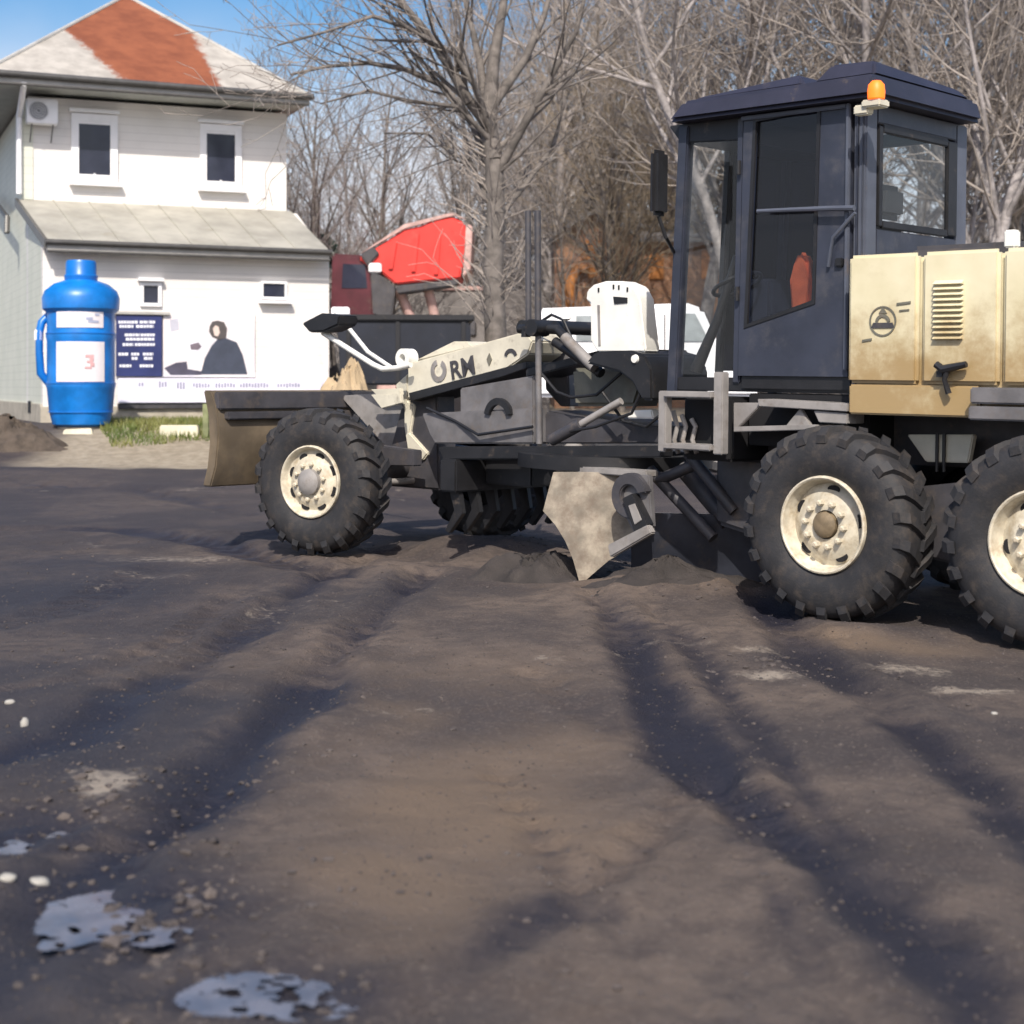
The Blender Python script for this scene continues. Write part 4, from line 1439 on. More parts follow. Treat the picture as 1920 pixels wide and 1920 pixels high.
Mlab = paint('label_white', (.74, .70, .73), .5, .06, 3, 0)
curved_label(581, 616, -.50, .95, 62.5, 'label', Mlab, .006)
curved_label(642, 716, -.50, .98, 62.5, 'label', Mlab, .012)
Mred = paint('label_red', (.62, .36, .37), .6, .2, 5, 0)
Mgr = paint('label_grey', (.42, .46, .62), .6, .2, 5, 0)
for y0, y1, a0, a1 in ((666, 671, .38, .62), (671, 677, .50, .62), (677, 681, .42, .60), (681, 688, .52, .64), (688, 692, .36, .56)):
    curved_label(y0, y1, a0, a1, 62.5, 'label_mark', Mred, .02)
for y0, y1, a0, a1 in ((597, 602, .40, .60), (603, 607, .46, .78), (590, 594, .66, .80)):
    curved_label(y0, y1, a0, a1, 62.5, 'label_mark', Mgr, .014)
b = MB()
hx = -rr_(66)
b.tube([(-rr_(58), 0, zz(588)), (hx - .04, -.12, zz(605)), (hx - .08, -.14, zz(625)), (hx - .08, -.14, zz(660)), (hx - .06, -.12, zz(700)), (-rr_(58), 0, zz(722))], [.07, .075, .07, .07, .075, .07], 12)
b.build('carry_handle', Mblue2, bot, 0, True)
b = MB().box(hx - .16, hx - .02, -.20, -.05, zz(640), zz(618))
b.build('handle_band', Mlab, bot, .02)
b = MB().lathe([(.001, 0), (.42, 0), (.42, -.25), (.001, -.25)], 28, 'z')
b.build('plinth', Mconc, bot, .0)

# concrete slab, post and pale kerb stones at the foot of the house ----
def terr_at(px, py):
    p = None
    for Y_ in np.arange(4, 60, .05):
        q = at(px, py, Y_)
        if q.z <= th_(q.x, q.y):
            p = q
            break
    return p if p is not None else at(px, py, 34)


p = terr_at(337, 815)
b = MB().box(-.34, .34, -.1, .1, -.06, .17)
o = b.build('concrete_block', paint('pale_concrete', (.66, .62, .48), .8, .15, 4, .1), None, .02, loc=(p.x, p.y, p.z))
tag(o, 'pale yellowish concrete block lying on grass between bottle and grader blade', 'block')
p = terr_at(386, 822)
b = MB().box(-.05, .05, -.05, .05, -.2, .62)
o = b.build('short_post', paint('mossy_post', (.20, .22, .11), .8, .3, 6, .2), None, .01, loc=(p.x, p.y, p.z))
tag(o, 'short mossy post in the grass just left of the front blade', 'post')
p = terr_at(148, 812)
b = MB().hexa([(-.28, -.12, -.05), (.28, -.12, -.05), (.25, .12, -.05), (-.25, .12, -.05)], [(-.24, -.1, .07), (.25, -.1, .09), (.22, .1, .08), (-.22, .1, .06)])
o = b.build('kerb_stone', paint('pale_kerb', (.60, .57, .45), .8, .15, 4, .1), None, .015, loc=(p.x, p.y, p.z))
tag(o, 'pale kerb stone lying in front of the blue bottle kiosk', 'kerb stone')
# mud pile left
random.seed(9)


def mound(name, c, sx, sy, sz, m, seed, n=44):
    b = MB()
    vs_, fs_ = [], []
    r_ = random.Random(seed)
    NR = 16
    for i in range(NR):
        f_ = i / (NR - 1)
        for q in range(n):
            a = 2 * math.pi * q / n
            k = 1 + .14 * math.sin(3 * a + seed) + .08 * math.sin(7 * a + 2 * seed) + r_.uniform(-.05, .05)
            rad = f_ * k
            top = .5 + .5 * math.cos(f_ * math.pi)
            lump = 1 + .22 * math.sin(9 * rad * math.cos(a) + seed) * math.sin(8 * rad * math.sin(a) + 1.7) + r_.uniform(-.13, .13)
            vs_.append((sx * rad * math.cos(a), sy * rad * math.sin(a), sz * top * lump - .03 * f_))
    for i in range(NR - 1):
        for q in range(n):
            fs_.append((i * n + q, i * n + (q + 1) % n, (i + 1) * n + (q + 1) % n, (i + 1) * n + q))
    b.add(vs_, fs_)
    return b.build(name, m, None, 0, True, loc=c)


Msoil = paint('dark_soil', (.075, .058, .045), .9, .4, 5, .3, (.11, .09, .07), bump=.5)
Mshade_soil = paint('shaded_soil', (.032, .026, .024), .8, .4, 5, .2, (.06, .05, .042), bump=.6)  # soil darkened so its colour carries the shade under the machine
p = terr_at(40, 852)
o = mound('soil_pile', (p.x - .3, p.y + .6, p.z - .08), 1.5, .8, .62, Msoil, 3)
tag(o, 'low pile of dark brown soil in front of the house corner', 'soil pile')
o = mound('soil_windrow', (.20, 12.55, th_(.20, 12.55) - .05), .80, .40, .27, Mshade_soil, 5)
tag(o, 'ridge of shade-darkened soil rolled up against the left end of the moldboard', 'soil ridge')
p = terr_at(1180, 1100)
o = mound('soil_windrow', (p.x + .30, p.y + .25, p.z - .06), .95, .42, .20, Mshade_soil, 8)
tag(o, 'ridge of brown soil spilling between the moldboard and the rear wheel', 'soil ridge')

# white stones --------------------------------------------------
Mst = paint('white_stone', (.33, .315, .285), .8, .15, 8, .1)
stones = [(18, 1320, .020, 'small white stone at the left edge above the dark hollow'), (46, 1362, .024, 'upright white stone in reddish mud at the left edge'), (57, 1386, .014, 'tiny pale stone below the upright white stone'),
          (14, 1652, .022, 'pale rounded stone at the left edge beside a larger white one'), (70, 1664, .030, 'largest white stone lying left of the lilac puddle'), (1864, 1340, .013, 'tiny white pebble on the mud under the rearmost wheel')]
for i, (px, py, r_, lb) in enumerate(stones):
    p = terr_at(px, py)
    bm = bmesh.new()
    bmesh.ops.create_icosphere(bm, subdivisions=2, radius=r_)
    rs = random.Random(i)
    for v in bm.verts:
        v.co *= 1 + rs.uniform(-.13, .13)
        v.co.z *= .72 if i != 1 else 1.25
        v.co.x *= 1.25 if i != 1 else .8
    me = bpy.data.meshes.new('stone')
    bm.to_mesh(me)
    bm.free()
    me.shade_smooth()
    me.materials.append(Mst)
    o = bpy.data.objects.new('stone', me)
    col.objects.link(o)
    o.location = (p.x, p.y, p.z + r_ * .4)
    tag(o, lb, 'stone', 'pale stones lying on the mud')


# clods of mud, more than anyone would count: one object
def lumps(name, pts, m):
    V_, F_ = [], []
    ico = [(0, 0, 1), (.9, 0, .4), (.28, .85, .4), (-.72, .53, .4), (-.72, -.53, .4), (.28, -.85, .4), (.72, .53, -.4), (-.28, .85, -.4), (-.9, 0, -.4), (-.28, -.85, -.4), (.72, -.53, -.4), (0, 0, -1)]
    fc = [(0, 1, 2), (0, 2, 3), (0, 3, 4), (0, 4, 5), (0, 5, 1), (1, 6, 2), (2, 7, 3), (3, 8, 4), (4, 9, 5), (5, 10, 1), (6, 7, 2), (7, 8, 3), (8, 9, 4), (9, 10, 5), (10, 6, 1), (11, 7, 6), (11, 8, 7), (11, 9, 8), (11, 10, 9), (11, 6, 10)]
    r_ = random.Random(3)
    for x, y, z, s in pts:
        a = r_.uniform(0, 6.28)
        ca_, sa_ = math.cos(a), math.sin(a)
        b0 = len(V_)
        e1, e2, e3 = s * r_.uniform(.8, 1.5), s * r_.uniform(.7, 1.1), s * r_.uniform(.45, .8)
        for p in ico:
            j = r_.uniform(.8, 1.2)
            q = (p[0] * e1 * j, p[1] * e2 * j, p[2] * e3 * j)
            V_.append((x + q[0] * ca_ - q[1] * sa_, y + q[0] * sa_ + q[1] * ca_, z + q[2] + s * .15))
        F_ += [tuple(b0 + i for i in f) for f in fc]
    b = MB()
    b.v, b.f = V_, F_
    return b.build(name, m, None, 0, True, kind='stuff')


pts = []
r_ = random.Random(12)
xy = []
for i in range(1500):
    Y_ = 3.4 + 12 * r_.random() ** 1.3
    X_ = r_.uniform(-.36, .36) * (Y_ + .6)
    xy.append((X_, Y_, .005 + .011 * r_.random() ** 3))
for i in range(520):
    cc = r_.choice([ground(260, 1690), ground(110, 1520), ground(250, 1500), ground(400, 1620), ground(490, 1840), ground(1120, 1090), ground(960, 1040), ground(1300, 1120), ground(1430, 1250)])
    xy.append((cc.x + r_.gauss(0, .22), cc.y + r_.gauss(0, .3), .006 + .017 * r_.random() ** 2))
for i in range(7000):
    Y_ = 3.4 + 9 * r_.random() ** 1.2
    xy.append((r_.uniform(-.36, .36) * (Y_ + .6), Y_, .0025 + .0045 * r_.random()))
for i in range(30):
    cc = ground(270, 1720)
    xy.append((cc.x + r_.gauss(0, .10), cc.y + r_.gauss(0, .10), .014 + .016 * r_.random()))
ax_, ay_ = np.array([q[0] for q in xy]), np.array([q[1] for q in xy])
hz_ = terrain(ax_, ay_)[0]
lumps('mud_clods', [(q[0], q[1], float(hz_[i]), q[2]) for i, q in enumerate(xy)], paint('clod_soil', (.075, .062, .058), .9, .4, 2, .4, (.13, .104, .086), bump=.3))

# grass at the foot of the house
bb = MB()
r_ = random.Random(5)
gx, gy = [], []
while len(gx) < 11000:
    a = r_.uniform(.6, 5.2)
    off = r_.uniform(.2, 5.0)
    q = HP + HR * a + HN * off
    gx.append(q.x)
    gy.append(q.y)
gz = terrain(np.array(gx), np.array(gy))[0]
for x, y, z in zip(gx, gy, gz):
    h_ = r_.uniform(.05, .17)
    a = r_.uniform(0, 3.14)
    dx, dy = math.cos(a) * .012, math.sin(a) * .012
    lx, ly = r_.gauss(0, .05), r_.gauss(0, .05)
    bb.add([(x - dx, y - dy, z - .02), (x + dx, y + dy, z - .02), (x + lx, y + ly, z + h_)], [(0, 1, 2)])
t = NT('grass_blades')
t.base(t.mix(t.ramp(t.noise(1.5, 4), .35, .65), (.075, .12, .022), (.20, .20, .06)))
bb.build('grass', t.m, kind='stuff')

# ------------------------------------------------------------------ vehicles and buildings behind
# dark navy trailer box
YN = 26.0
nb = empty('dark_trailer', tuple(at(750, HOR, YN))[:2] + (0.4,), math.radians(4))
tag(nb, 'dark navy flat sided trailer parked behind the front of the grader', 'trailer')
Mnv = paint('trailer_navy', (.011, .014, .024), .4, .3, 2, .15)
Mnv2 = paint('trailer_black', (.010, .010, .013), .5, .3, 3, .1)


def lx(px, Y_):
    return (px - 750) / FPX * Y_


def lz(py, Y_, base=.4):
    return HC + (HOR - py) / FPX * Y_ - base


b = MB().prism([(lx(640, YN), lz(722, YN)), (lx(885, YN), lz(722, YN)), (lx(882, YN), lz(602, YN)), (lx(632, YN), lz(602, YN))], 0, 2.0)
b.build('box', Mnv, nb, .03)
b = MB().box(lx(618, YN), lx(890, YN), -.06, 2.06, lz(602, YN) + .002, lz(590, YN))
b.build('top_edge', Mnv2, nb, .02)
for x in (650, 742, 865):
    b = MB().box(lx(x, YN), lx(x, YN) + .07, -.05, -.001, lz(720, YN), lz(603, YN))
    b.build('side_post', Mnv2, nb, .01)
for x in (690, 830):
    b = MB().lathe([(.16, .0), (.30, -.01), (.36, .02), (.36, .2), (.16, .22)], 24, 'y', (lx(x, YN), .1, .36))
    b.build('wheel', M['rubber'], nb, 0, True)
b = MB().box(lx(620, YN), lx(655, YN), .3, .5, lz(592, YN) + .02, lz(574, YN))
b.build('top_bracket', Mframe, nb, .02)
p = terr_at(650, 742)
o = mound('sand_heap', (at(650, HOR, 25).x, 25, .9), .75, .5, .95, paint('tan_sand', (.42, .32, .20), .9, .2, 5, 0), 6)
tag(o, 'small tan sand heap showing above the grader front blade', 'sand heap')

# red tipper truck
YR = 38.0
rt = empty('red_tipper_truck', tuple(at(760, HOR, YR))[:2] + (.9,), math.radians(0))
tag(rt, 'red tipper truck with raised red body behind the bare trees', 'truck')


def rx(px):
    return (px - 760) / FPX * YR


def rz(py):
    return HC + (HOR - py) / FPX * YR - .9


Mred2 = paint('red_body', (.72, .045, .035), .45, .2, 1.2, .12, (.45, .10, .08))
Mmar = paint('maroon_cab', (.095, .018, .028), .4, .3, 2, .2)
Mpk = paint('pale_pink_frame', (.55, .36, .33), .6, .3, 3, .3)
b = MB().prism([(rx(672), rz(484)), (rx(690), rz(500)), (rx(716), rz(512)), (rx(742), rz(533)), (rx(770), rz(530)), (rx(862), rz(522)), (rx(874), rz(470)), (rx(872), rz(418)), (rx(850), rz(406)), (rx(815), rz(410)), (rx(790), rz(424)), (rx(758), rz(430)), (rx(720), rz(455))], 0, 2.4)
body = b.build('tipper_body', Mred2, rt, .04)
for f_ in (.25, .5, .75):
    b = MB().prism([(rx(690 + 170 * f_) - .05, rz(500 + 20 * f_)), (rx(690 + 170 * f_) + .05, rz(500 + 20 * f_)), (rx(700 + 165 * f_) + .05, rz(462 - 45 * f_)), (rx(700 + 165 * f_) - .05, rz(462 - 45 * f_))], -.06, -.002)
    b.build('body_rib', Mred2, body, .01)
b = MB().prism([(rx(874), rz(420)), (rx(886), rz(424)), (rx(882), rz(505)), (rx(868), rz(520))], -.05, 2.42)
b.build('tailgate', Mpk, rt, .02)
b = MB().prism([(rx(672), rz(478)), (rx(758), rz(421)), (rx(850), rz(398)), (rx(874), rz(412)), (rx(850), rz(404)), (rx(760), rz(428))], -.04, .06)
b.build('top_rail', Mpk, rt, 0)
b = MB().prism([(rx(618), rz(620)), (rx(700), rz(620)), (rx(700), rz(505)), (rx(682), rz(478)), (rx(622), rz(474))], .1, 2.3)
cabm = b.build('truck_cab', Mmar, rt, .06)
b = MB().prism([(rx(640), rz(540)), (rx(688), rz(540)), (rx(684), rz(496)), (rx(642), rz(494))], .085, .099)
b.build('cab_window', Mpane, cabm, 0)
b = MB().box(rx(692), rx(716), -.15, .05, rz(512), rz(494))
b.build('side_lamp', Mframe, rt, .03)
b = MB().box(rx(690), rx(890), .4, 2.0, rz(628), rz(600))
b.build('truck_chassis', M['dgrey'], rt, .02)
for x, r0 in ((730, .62), (790, .62), (650, .62)):
    b = MB().lathe([(.30, .0), (.5, -.02), (r0, .05), (r0, .3), (.3, .32)], 26, 'y', (rx(x), -.02, r0))
    wv = b.build('wheel', M['rubber'], rt, 0, True)
    b = MB().lathe([(.30, .02), (.28, .06), (.12, .04), (.001, .03)], 20, 'y', (rx(x), -.02, r0))
    b.build('rim', Mpk, wv, 0, True)
for x0, y0, x1, y1 in ((745, 540, 770, 600), (800, 535, 815, 598)):
    b = MB().tube([(rx(x0), .3, rz(y0)), (rx(x1), .5, rz(y1))], .12, 10)
    b.build('lift_ram', Mpk, rt, 0, True)

for pts_ in ([(694, 500), (742, 540), (735, 600), (700, 590)], [(742, 536), (860, 524), (856, 536), (746, 552)], [(676, 478), (700, 462), (712, 476), (690, 500)]):
    b = MB().prism([(rx(x), rz(y)) for x, y in pts_], -.10, .6)
    b.build('dark_bracket', M['dgrey'], rt, .03)
# low grey wall with pale coping behind the grader
YW = 44.5
x0, x1 = at(765, 0, YW).x, at(1030, 0, YW).x
fw = empty('yard_wall', (0, YW, 0))
tag(fw, 'low grey brown yard wall with pale coping behind the tree trunk', 'wall')
b = MB().box(x0, x1, 0, .25, .2, HC + (HOR - 545) / FPX * YW)
b.build('wall_face', paint('grey_render', (.19, .175, .17), .85, .2, 1.5, .2), fw)
zt = HC + (HOR - 545) / FPX * YW
b = MB().box(x0 - .05, at(915, 0, YW).x, -.06, .31, zt + .002, zt + .12)
b.build('coping', Mpk, fw, .02)

# brown house with gable and orange shutters
YK = 48.0
bh = empty('brown_house', tuple(at(1110, HOR, YK))[:2] + (.9,))
tag(bh, 'low brown brick house with grey roof and orange shutters seen behind the cab', 'house')


def kx(px):
    return (px - 1110) / FPX * YK


def kz(py):
    return HC + (HOR - py) / FPX * YK - .9


t = NT('brown_brick')
br = t.n('ShaderNodeTexBrick')
br.inputs['Scale'].default_value = 4
br.inputs['Color1'].default_value = (.36, .17, .08, 1)
br.inputs['Color2'].default_value = (.26, .125, .07, 1)
br.inputs['Mortar'].default_value = (.26, .22, .18, 1)
sp_ = t.n('ShaderNodeSeparateXYZ')
cb_ = t.n('ShaderNodeCombineXYZ')
t.l(t.co, sp_.inputs[0])
t.l(t.math('ADD', sp_.outputs[0], sp_.outputs[1]), cb_.inputs[0])
t.l(sp_.outputs[2], cb_.inputs[1])
t.l(cb_.outputs[0], br.inputs['Vector'])
t.base(br.outputs[0])
Mbr = t.m
Mrf = paint('grey_slate_roof', (.17, .165, .17), .7, .25, 2, .2)
Mor = paint('orange_shutter', (.48, .19, .05), .6, .3, 3, .2)
b = MB().prism([(kx(1040), -.6), (kx(1190), -.6), (kx(1190), kz(440)), (kx(1115), kz(400)), (kx(1040), kz(440))], 0, 5)
b.build('gable_wall', Mbr, bh)
b = MB().box(kx(1186), kx(1400), 1.0, 5, -.6, kz(448))
b.build('long_wall', Mbr, bh)
b = MB()
b.prism([(kx(1036), kz(447)), (kx(1115), kz(401) + .02), (kx(1115), kz(393)), (kx(1034), kz(440))], -.4, 5.2)
b.prism([(kx(1196), kz(447)), (kx(1115), kz(401) + .02), (kx(1115), kz(393)), (kx(1198), kz(440))], -.4, 5.2)
b.build('gable_roof', Mrf, bh)
b = MB().hexa([(kx(1186), .6, kz(450)), (kx(1410), .6, kz(450)), (kx(1410), 5.2, kz(400)), (kx(1186), 5.2, kz(400))], [(kx(1186), .6, kz(445)), (kx(1410), .6, kz(445)), (kx(1410), 5.2, kz(395)), (kx(1186), 5.2, kz(395))])
b.build('long_roof', Mrf, bh)
for x0_, x1_, y0_, y1_, yy in ((1090, 1128, 450, 488, 0), (1322, 1362, 462, 520, 1.0), (1222, 1250, 470, 520, 1.0)):
    b = MB().box(kx(x0_), kx(x1_), yy - .08, yy - .002, kz(y1_), kz(y0_))
    b.build('shutter', Mor, bh, .02)
b = MB()
b.tube([(kx(1066), -.2, kz(590)), (kx(1070), -.2, kz(530)), (kx(1082), -.2, kz(505)), (kx(1104), -.2, kz(505)), (kx(1112), -.2, kz(520))], .16, 10)
b.build('porch_pipe', Mor, bh, 0, True)
b = MB().box(kx(1054), kx(1078), -.1, -.002, kz(620), kz(520))
b.build('side_door', paint('brown_door', (.36, .17, .06), .6, .3, 3, .2), bh, .02)

# white van
YV = 24.0
vn = empty('white_van', tuple(at(1200, HOR, YV))[:2] + (.25,))
tag(vn, 'white van parked behind the grader between reservoir and cab', 'van')


def vx(px):
    return (px - 1200) / FPX * YV


def vz(py):
    return HC + (HOR - py) / FPX * YV - .25


b = MB().prism([(vx(1000), vz(745)), (vx(1420), vz(745)), (vx(1425), vz(690)), (vx(1395), vz(655)), (vx(1345), vz(640)), (vx(1318), vz(578)), (vx(1290), vz(568)), (vx(1010), vz(578)), (vx(1000), vz(610))], 0, 1.9)
vb = b.build('van_body', Mframe, vn, .06)
for pts_ in ([(1262, 588), (1303, 588), (1330, 640), (1262, 640)], [(1080, 592), (1180, 592), (1180, 640), (1080, 640)]):
    b = MB().prism([(vx(x), vz(y)) for x, y in pts_], -.02, -.001)
    b.build('side_window', paint('van_glass', (.30, .33, .34), .1, .3, 3, 0), vb, 0)
for x in (1245, 1258, 1345):
    b = MB().box(vx(x), vx(x) + .02, -.012, -.001, vz(730), vz(590))
    b.build('door_seam', M['grey'], vb, 0)
for x in (1075, 1350):
    b = MB().lathe([(.18, .0), (.30, -.02), (.34, .03), (.34, .2), (.18, .22)], 24, 'y', (vx(x), -.02, .34))
    wv = b.build('wheel', M['rubber'], vn, 0, True)
    b = MB().lathe([(.18, .02), (.16, .05), (.001, .03)], 18, 'y', (vx(x), -.02, .34))
    b.build('rim', M['lgrey'], wv, 0, True)


# ------------------------------------------------------------------ trees
def seg_mesh(name, P0, P1, R0, R1, k, m):
    P0, P1 = np.array(P0), np.array(P1)
    D = P1 - P0
    D /= np.linalg.norm(D, axis=1, keepdims=True) + 1e-9
    ref = np.where(np.abs(D[:, 2:3]) < .9, np.array([[0, 0, 1.]]), np.array([[1., 0, 0]]))
    A = np.cross(D, ref)
    A /= np.linalg.norm(A, axis=1, keepdims=True)
    B = np.cross(D, A)
    n = len(P0)
    V = np.zeros((n, 2 * k, 3))
    for j in range(k):
        c, s = math.cos(2 * math.pi * j / k), math.sin(2 * math.pi * j / k)
        o = c * A + s * B
        V[:, j] = P0 + o * np.array(R0)[:, None]
        V[:, k + j] = P1 + o * np.array(R1)[:, None]
    q = np.array([[j, (j + 1) % k, k + (j + 1) % k, k + j] for j in range(k)])
    F = (np.arange(n)[:, None, None] * 2 * k + q[None]).reshape(-1, 4)
    me = bpy.data.meshes.new(name)
    me.vertices.add(n * 2 * k)
    me.vertices.foreach_set('co', V.ravel())
    me.loops.add(F.size)
    me.loops.foreach_set('vertex_index', F.ravel())
    me.polygons.add(len(F))
    me.polygons.foreach_set('loop_start', np.arange(0, F.size, 4))
    me.update()
    me.shade_smooth()
    me.materials.append(m)
    return me


class Tree:
    def __init__(s, seed):
        s.r = random.Random(seed)
        s.big, s.fine = [], []

    def branch(s, p, d, L, r, lev, droop=0., up=.05, twist=.18, den=1.0, minr=.006):
        n = max(3, int(L / (.35 if lev > 1 else .5)))
        sl = L / n
        R = s.r
        for i in range(n):
            f0, f1 = i / n, (i + 1) / n
            r0, r1 = max(minr, r * (1 - .75 * f0)), max(minr * .8, r * (1 - .75 * f1))
            d = (d + Vector((R.gauss(0, twist), R.gauss(0, twist), R.gauss(0, twist) + up - droop * f1)) * .5).normalized()
            q = p + d * sl
            (s.big if lev < 2 else s.fine).append((tuple(p), tuple(q), r0, r1))
            if lev < s.maxlev and (f1 > .25 or lev > 0):
                k = den * (1.25 if lev == 0 else 1.0 if lev == 1 else .8)
                cnt = int(k) + (R.random() < k - int(k))
                for _ in range(cnt):
                    ang = R.uniform(.45, 1.0)
                    ax = d.cross(Vector((R.gauss(0, 1), R.gauss(0, 1), R.gauss(0, 1)))).normalized()
                    nd = (Matrix.Rotation(ang, 3, ax) @ d).normalized()
                    s.branch(q, nd, L * R.uniform(.38, .62) * (1 - .35 * f1), r1 * R.uniform(.45, .65), lev + 1, droop, up, twist * 1.15, den, minr)
            p = q
        return p


Mbark = paint('tan_bark', (.17, .15, .135), .9, .4, 5, .6, (.075, .066, .06), bump=.4)
Mbark2 = paint('grey_bark', (.30, .275, .27), .9, .4, 5, .4, (.17, .155, .15), bump=.4)
Mtwig = paint('tan_twig', (.32, .28, .25), .9, .25, 1.2, 0, bump=0)
Mtwig2 = paint('grey_twig', (.30, .275, .265), .9, .25, 1.2, 0, bump=0)
Mtwig3 = paint('brown_twig', (.34, .275, .20), .9, .25, 1.2, 0, bump=0)


def finish(tr, mb_, mt_):
    a = list(zip(*tr.big))
    c = list(zip(*tr.fine))
    return seg_mesh('trunk', *a, 7, mb_), seg_mesh('crown', *c, 3, mt_)


KINDS = []
for seed, H_, r0, mb_, mt_, dn in ((1, 15, .19, Mbark, Mtwig, 1.0), (2, 17, .22, Mbark2, Mtwig2, 1.0), (3, 12, .15, Mbark, Mtwig3, 1.25), (4, 16, .16, Mbark2, Mtwig, .95), (5, 9, .10, Mbark, Mtwig2, 1.3)):
    tr = Tree(seed)
    tr.maxlev = 3
    tr.branch(Vector((0, 0, -.3)), Vector((0, 0, 1)), H_, r0, 0, 0, .12, .10, dn)
    if seed == 3:
        tr.branch(Vector((0, 0, .3)), Vector((.25, .1, 1)).normalized(), H_ * .9, r0 * .7, 0, 0, .1, .1, dn)
    KINDS.append(finish(tr, mb_, mt_))
    print('tree', seed, len(tr.big), len(tr.fine))


def put_tree(kind, px, Y_, rz_, sc, label):
    p = at(px, HOR, Y_)
    z_ = th_(p.x, Y_)
    e = empty('bare_tree', (p.x, Y_, z_), rz_)
    e.scale = (sc, sc, sc)
    tag(e, label, 'tree', 'bare trees behind the yard')
    for nm, me_ in zip(('trunk', 'crown'), KINDS[kind]):
        o = bpy.data.objects.new(nm, me_)
        col.objects.link(o)
        o.parent = e
    return e


# the big tree right behind the grader, with its own limbs
tr = Tree(77)
tr.maxlev = 3
YT = 27.5


def tp(px, py, dy=0.):
    return at(px, py, YT + dy)


base = tp(928, HOR)
zb_ = th_(base.x, YT)
trunk = [(927, 790, 0), (930, 640, 0), (924, 500, 0), (930, 400, 0), (926, 300, 0), (915, 230, .1), (925, 120, .2), (945, 0, .3), (955, -150, .4)]
tk = [.23, .20, .18, .17, .16, .15, .11, .07, .04]
for (a, ra), (c, rc) in zip(zip(trunk[:-1], tk[:-1]), zip(trunk[1:], tk[1:])):
    tr.big.append((tuple(tp(*a)), tuple(tp(*c)), ra, rc))
limbs = [([(920, 240, 0), (880, 190, -.3), (845, 130, -.5), (800, 60, -.7), (745, -5, -.9), (690, -70, -1)], .11),
         ([(926, 330, 0), (880, 220, .4), (830, 160, .5), (760, 130, .3), (690, 118, .2), (610, 125, 0), (545, 140, -.2)], .075),
         ([(922, 255, 0), (890, 160, -.5), (850, 100, -.7), (780, 60, -.8), (700, 30, -1), (610, 60, -1.2), (520, 85, -1.4)], .06),
         ([(915, 230, .1), (900, 120, .3), (880, 30, .4), (850, -80, .5)], .09),
         ([(922, 200, .1), (985, 110, .3), (1020, 30, .5), (1050, -80, .6)], .10),
         ([(930, 330, 0), (985, 230, -.3), (1030, 150, -.5), (1080, 60, -.8), (1110, -60, -1)], .085),
         ([(926, 420, 0), (990, 340, .3), (1040, 270, .5), (1060, 180, .7)], .06),
         ([(928, 400, 0), (880, 300, .3), (850, 290, .5), (800, 250, .8), (720, 250, 1.)], .05),
         ([(926, 270, 0), (860, 200, -.4), (770, 190, -.7), (690, 170, -1), (600, 195, -1.2)], .05)]
for pts_, r0 in limbs:
    for i in range(len(pts_) - 1):
        f0, f1 = i / (len(pts_) - 1), (i + 1) / (len(pts_) - 1)
        A_, C_ = tp(*pts_[i]), tp(*pts_[i + 1])
        ra, rc = r0 * (1 - .7 * f0), r0 * (1 - .7 * f1)
        tr.big.append((tuple(A_), tuple(C_), ra, rc))
        d0 = (C_ - A_).normalized()
        for _ in range(4 if i else 2):
            q = A_.lerp(C_, tr.r.random())
            axv = d0.cross(Vector((tr.r.gauss(0, 1), tr.r.gauss(0, 1), tr.r.gauss(0, 1)))).normalized()
            nd = Matrix.Rotation(tr.r.uniform(.35, .9), 3, axv) @ d0
            tr.branch(q, nd.normalized(), tr.r.uniform(1.2, 2.4), rc * .5, 1, 0.02, .05, .2, .9)
for i in range(90):
    f_ = tr.r.uniform(.12, 1.0)
    q = tp(926, 700).lerp(tp(918, 215), f_)
    a_ = tr.r.uniform(0, 2 * math.pi)
    nd = Vector((math.cos(a_), math.sin(a_), tr.r.uniform(.3, 1.3))).normalized()
    tr.branch(q + nd * .1, nd, tr.r.uniform(.4, 1.6), .018, 2, .0, .08, .25, .9)
off = Vector((base.x, YT, zb_))
tr.big = [(tuple(Vector(a) - off), tuple(Vector(c) - off), x, y) for a, c, x, y in tr.big]
tr.fine = [(tuple(Vector(a) - off), tuple(Vector(c) - off), x, y) for a, c, x, y in tr.fine]
ms = finish(tr, Mbark, Mtwig)
e = empty('bare_tree', off)
tag(e, 'large bare tree with thick tan trunk rising between red truck and lift cylinders', 'tree', 'bare trees behind the yard')
for nm, me_ in zip(('trunk', 'crown'), ms):
    o = bpy.data.objects.new(nm, me_)
    col.objects.link(o)
    o.parent = e
print('big tree', len(tr.big), len(tr.fine))

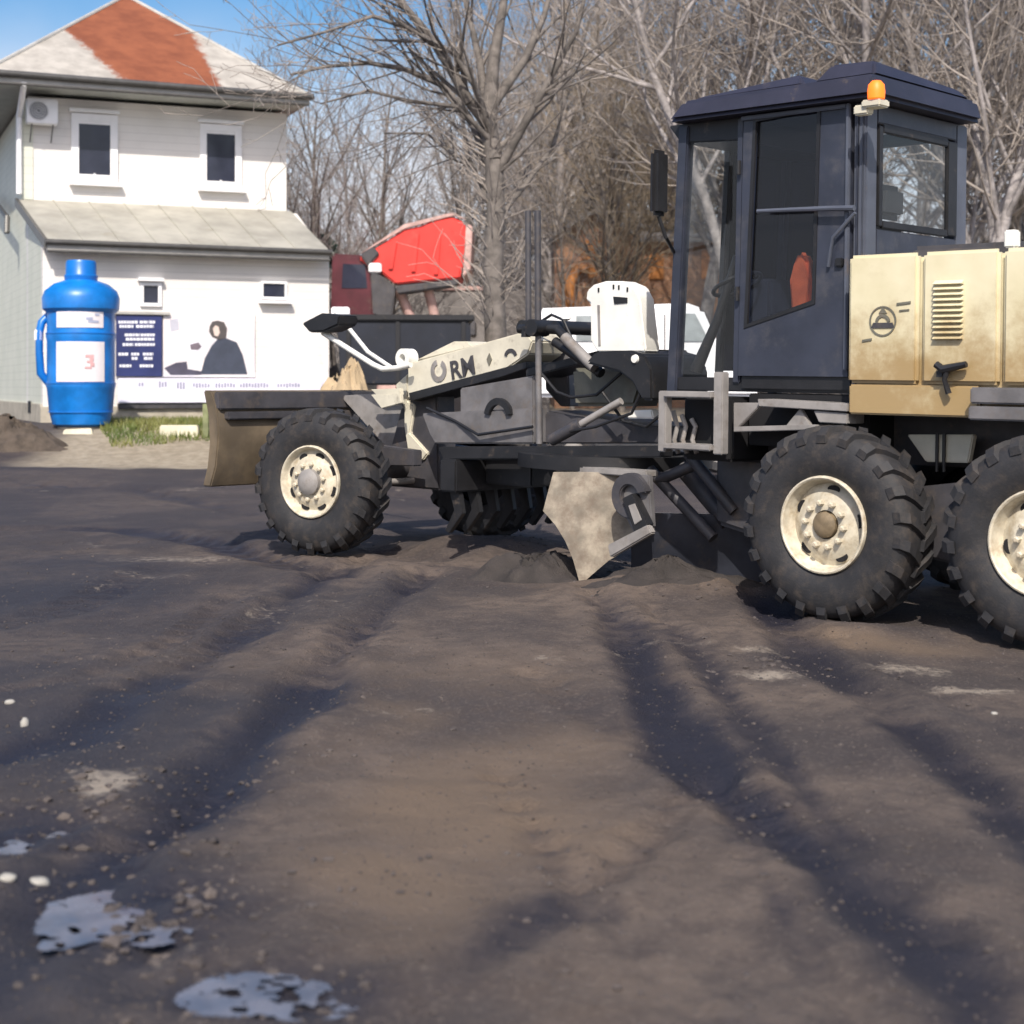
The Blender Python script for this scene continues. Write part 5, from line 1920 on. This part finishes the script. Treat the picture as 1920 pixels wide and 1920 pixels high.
LBL = {0: 'bare tan tree with upright limbs', 1: 'tall bare grey tree', 2: 'bushy twin stemmed bare tree with brown twigs', 3: 'slender bare grey tan tree', 4: 'low bare tree of dense grey twigs'}
spots = [  # kind, px, Y, scale, where
    (2, 1235, 53, 1.0, 'just left of the cab mirror'), (0, 1140, 54, .95, 'above the brown house gable'), (1, 1330, 42, .95, 'directly behind the front of the cab roof'),
    (3, 1450, 39, 1.0, 'behind the middle of the cab roof'), (0, 1560, 44, 1.0, 'behind the roof above the cab door'), (3, 1700, 40, .95, 'behind the beacon'), (1, 1790, 46, 1.0, 'behind the rear corner of the cab'),
    (3, 1850, 37, .9, 'between cab rear and the right edge'), (0, 1900, 43, 1.0, 'at the right edge above the hood'),
    (4, 640, 44, .95, 'beside the house above the red truck cab'), (4, 730, 48, 1.1, 'above the red tipper body'), (4, 820, 46, 1.0, 'left of the big trunk over the red body'), (1, 1020, 50, .9, 'right of the big trunk'),
    (4, 575, 50, 1.0, 'against the right corner of the pale house'), (0, 870, 56, .9, 'far behind the big trunk'), (2, 1270, 52, 1.1, 'far behind the mirror'),     (2, 1060, 60, 1.1, 'far off over the grey wall'), (4, 985, 56, 1.0, 'low behind the lift cylinders'),
    (4, 560, 41, .8, 'nearest behind the lean-to roof corner'), (4, 610, 42, .9, 'second from the house corner'), (4, 680, 43, .85, 'straight above the maroon truck cab'),
    (2, 1165, 43, .75, 'in front of the brown house gable'), (4, 1075, 41, .7, 'before the brown house left edge'),
    (3, 1835, 33, .9, 'nearest the rear window on its right'), (3, 1878, 35, .95, 'second right of the cab rear'), (3, 1390, 34, .9, 'rising over the front edge of the cab roof'), (3, 1640, 36, .95, 'straight above the beacon'),
    (4, 690, 60, 1.3, 'far off beyond the red truck'), (4, 1160, 56, 1.3, 'far off over the brown house roof'), (4, 1500, 64, 1.4, 'farthest behind the cab'), (4, 1810, 54, 1.3, 'low behind the hood'), (4, 1930, 58, 1.3, 'low at the right edge')]
for i, (kd, px, Y_, sc, wh) in enumerate(spots):
    put_tree(kd, px, Y_, i * 1.37, sc, LBL[kd] + ' ' + wh)

# dark evergreen beside the house: leaf sprays on a stem
r_ = random.Random(21)
ev = empty('evergreen_bush', tuple(at(585, HOR, 45))[:2] + (.8,))
tag(ev, 'dark green rounded evergreen showing past the house corner above the lean-to roof', 'evergreen')
bb = MB()
k45 = 45 / FPX
for i in range(2600):
    u_, v_ = r_.uniform(0, 2 * math.pi), math.acos(r_.uniform(-1, 1))
    rad = r_.random() ** .4
    c_ = Vector((math.sin(v_) * math.cos(u_) * .75 * rad, math.sin(v_) * math.sin(u_) * .7 * rad, 5.3 - .8 + math.cos(v_) * .6 * rad))
    a_ = Vector((r_.gauss(0, 1), r_.gauss(0, 1), r_.gauss(0, .6))).normalized() * r_.uniform(.05, .11)
    b2 = a_.cross(Vector((r_.gauss(0, 1), r_.gauss(0, 1), r_.gauss(0, 1)))).normalized() * .05
    bb.add([c_ - a_, c_ + b2, c_ + a_, c_ - b2], [(0, 1, 2, 3)])
t = NT('evergreen_leaf')
t.base(t.mix(t.ramp(t.noise(2, 4), .35, .65), (.025, .05, .042), (.07, .11, .09)))
bb.build('crown', t.m, ev)
MB().tube([(0, 0, -.5), (.05, 0, 4.6)], [.09, .05], 8).build('stem', Mbark2, ev, 0, True)

# far tangle of brushwood
r_ = np.random.default_rng(3)
n = 22000
px_ = r_.uniform(430, 2050, n)
Y_ = r_.uniform(52, 78, n)
x_ = (px_ - 960) / FPX * Y_
z_ = r_.random(n) ** 1.25 * 6.0 + .6
ln_ = r_.uniform(.6, 2.2, n)
dr = np.stack([r_.normal(0, .55, n), r_.normal(0, .4, n), np.abs(r_.normal(.8, .4, n))], 1)
dr /= np.linalg.norm(dr, axis=1, keepdims=True)
P0 = np.stack([x_, Y_, z_], 1)
P1 = P0 + dr * ln_[:, None]
me = seg_mesh('brushwood', P0, P1, np.full(n, .022), np.full(n, .01), 3, Mtwig2)
o = bpy.data.objects.new('brushwood', me)
col.objects.link(o)
o['kind'] = 'stuff'
print('done')
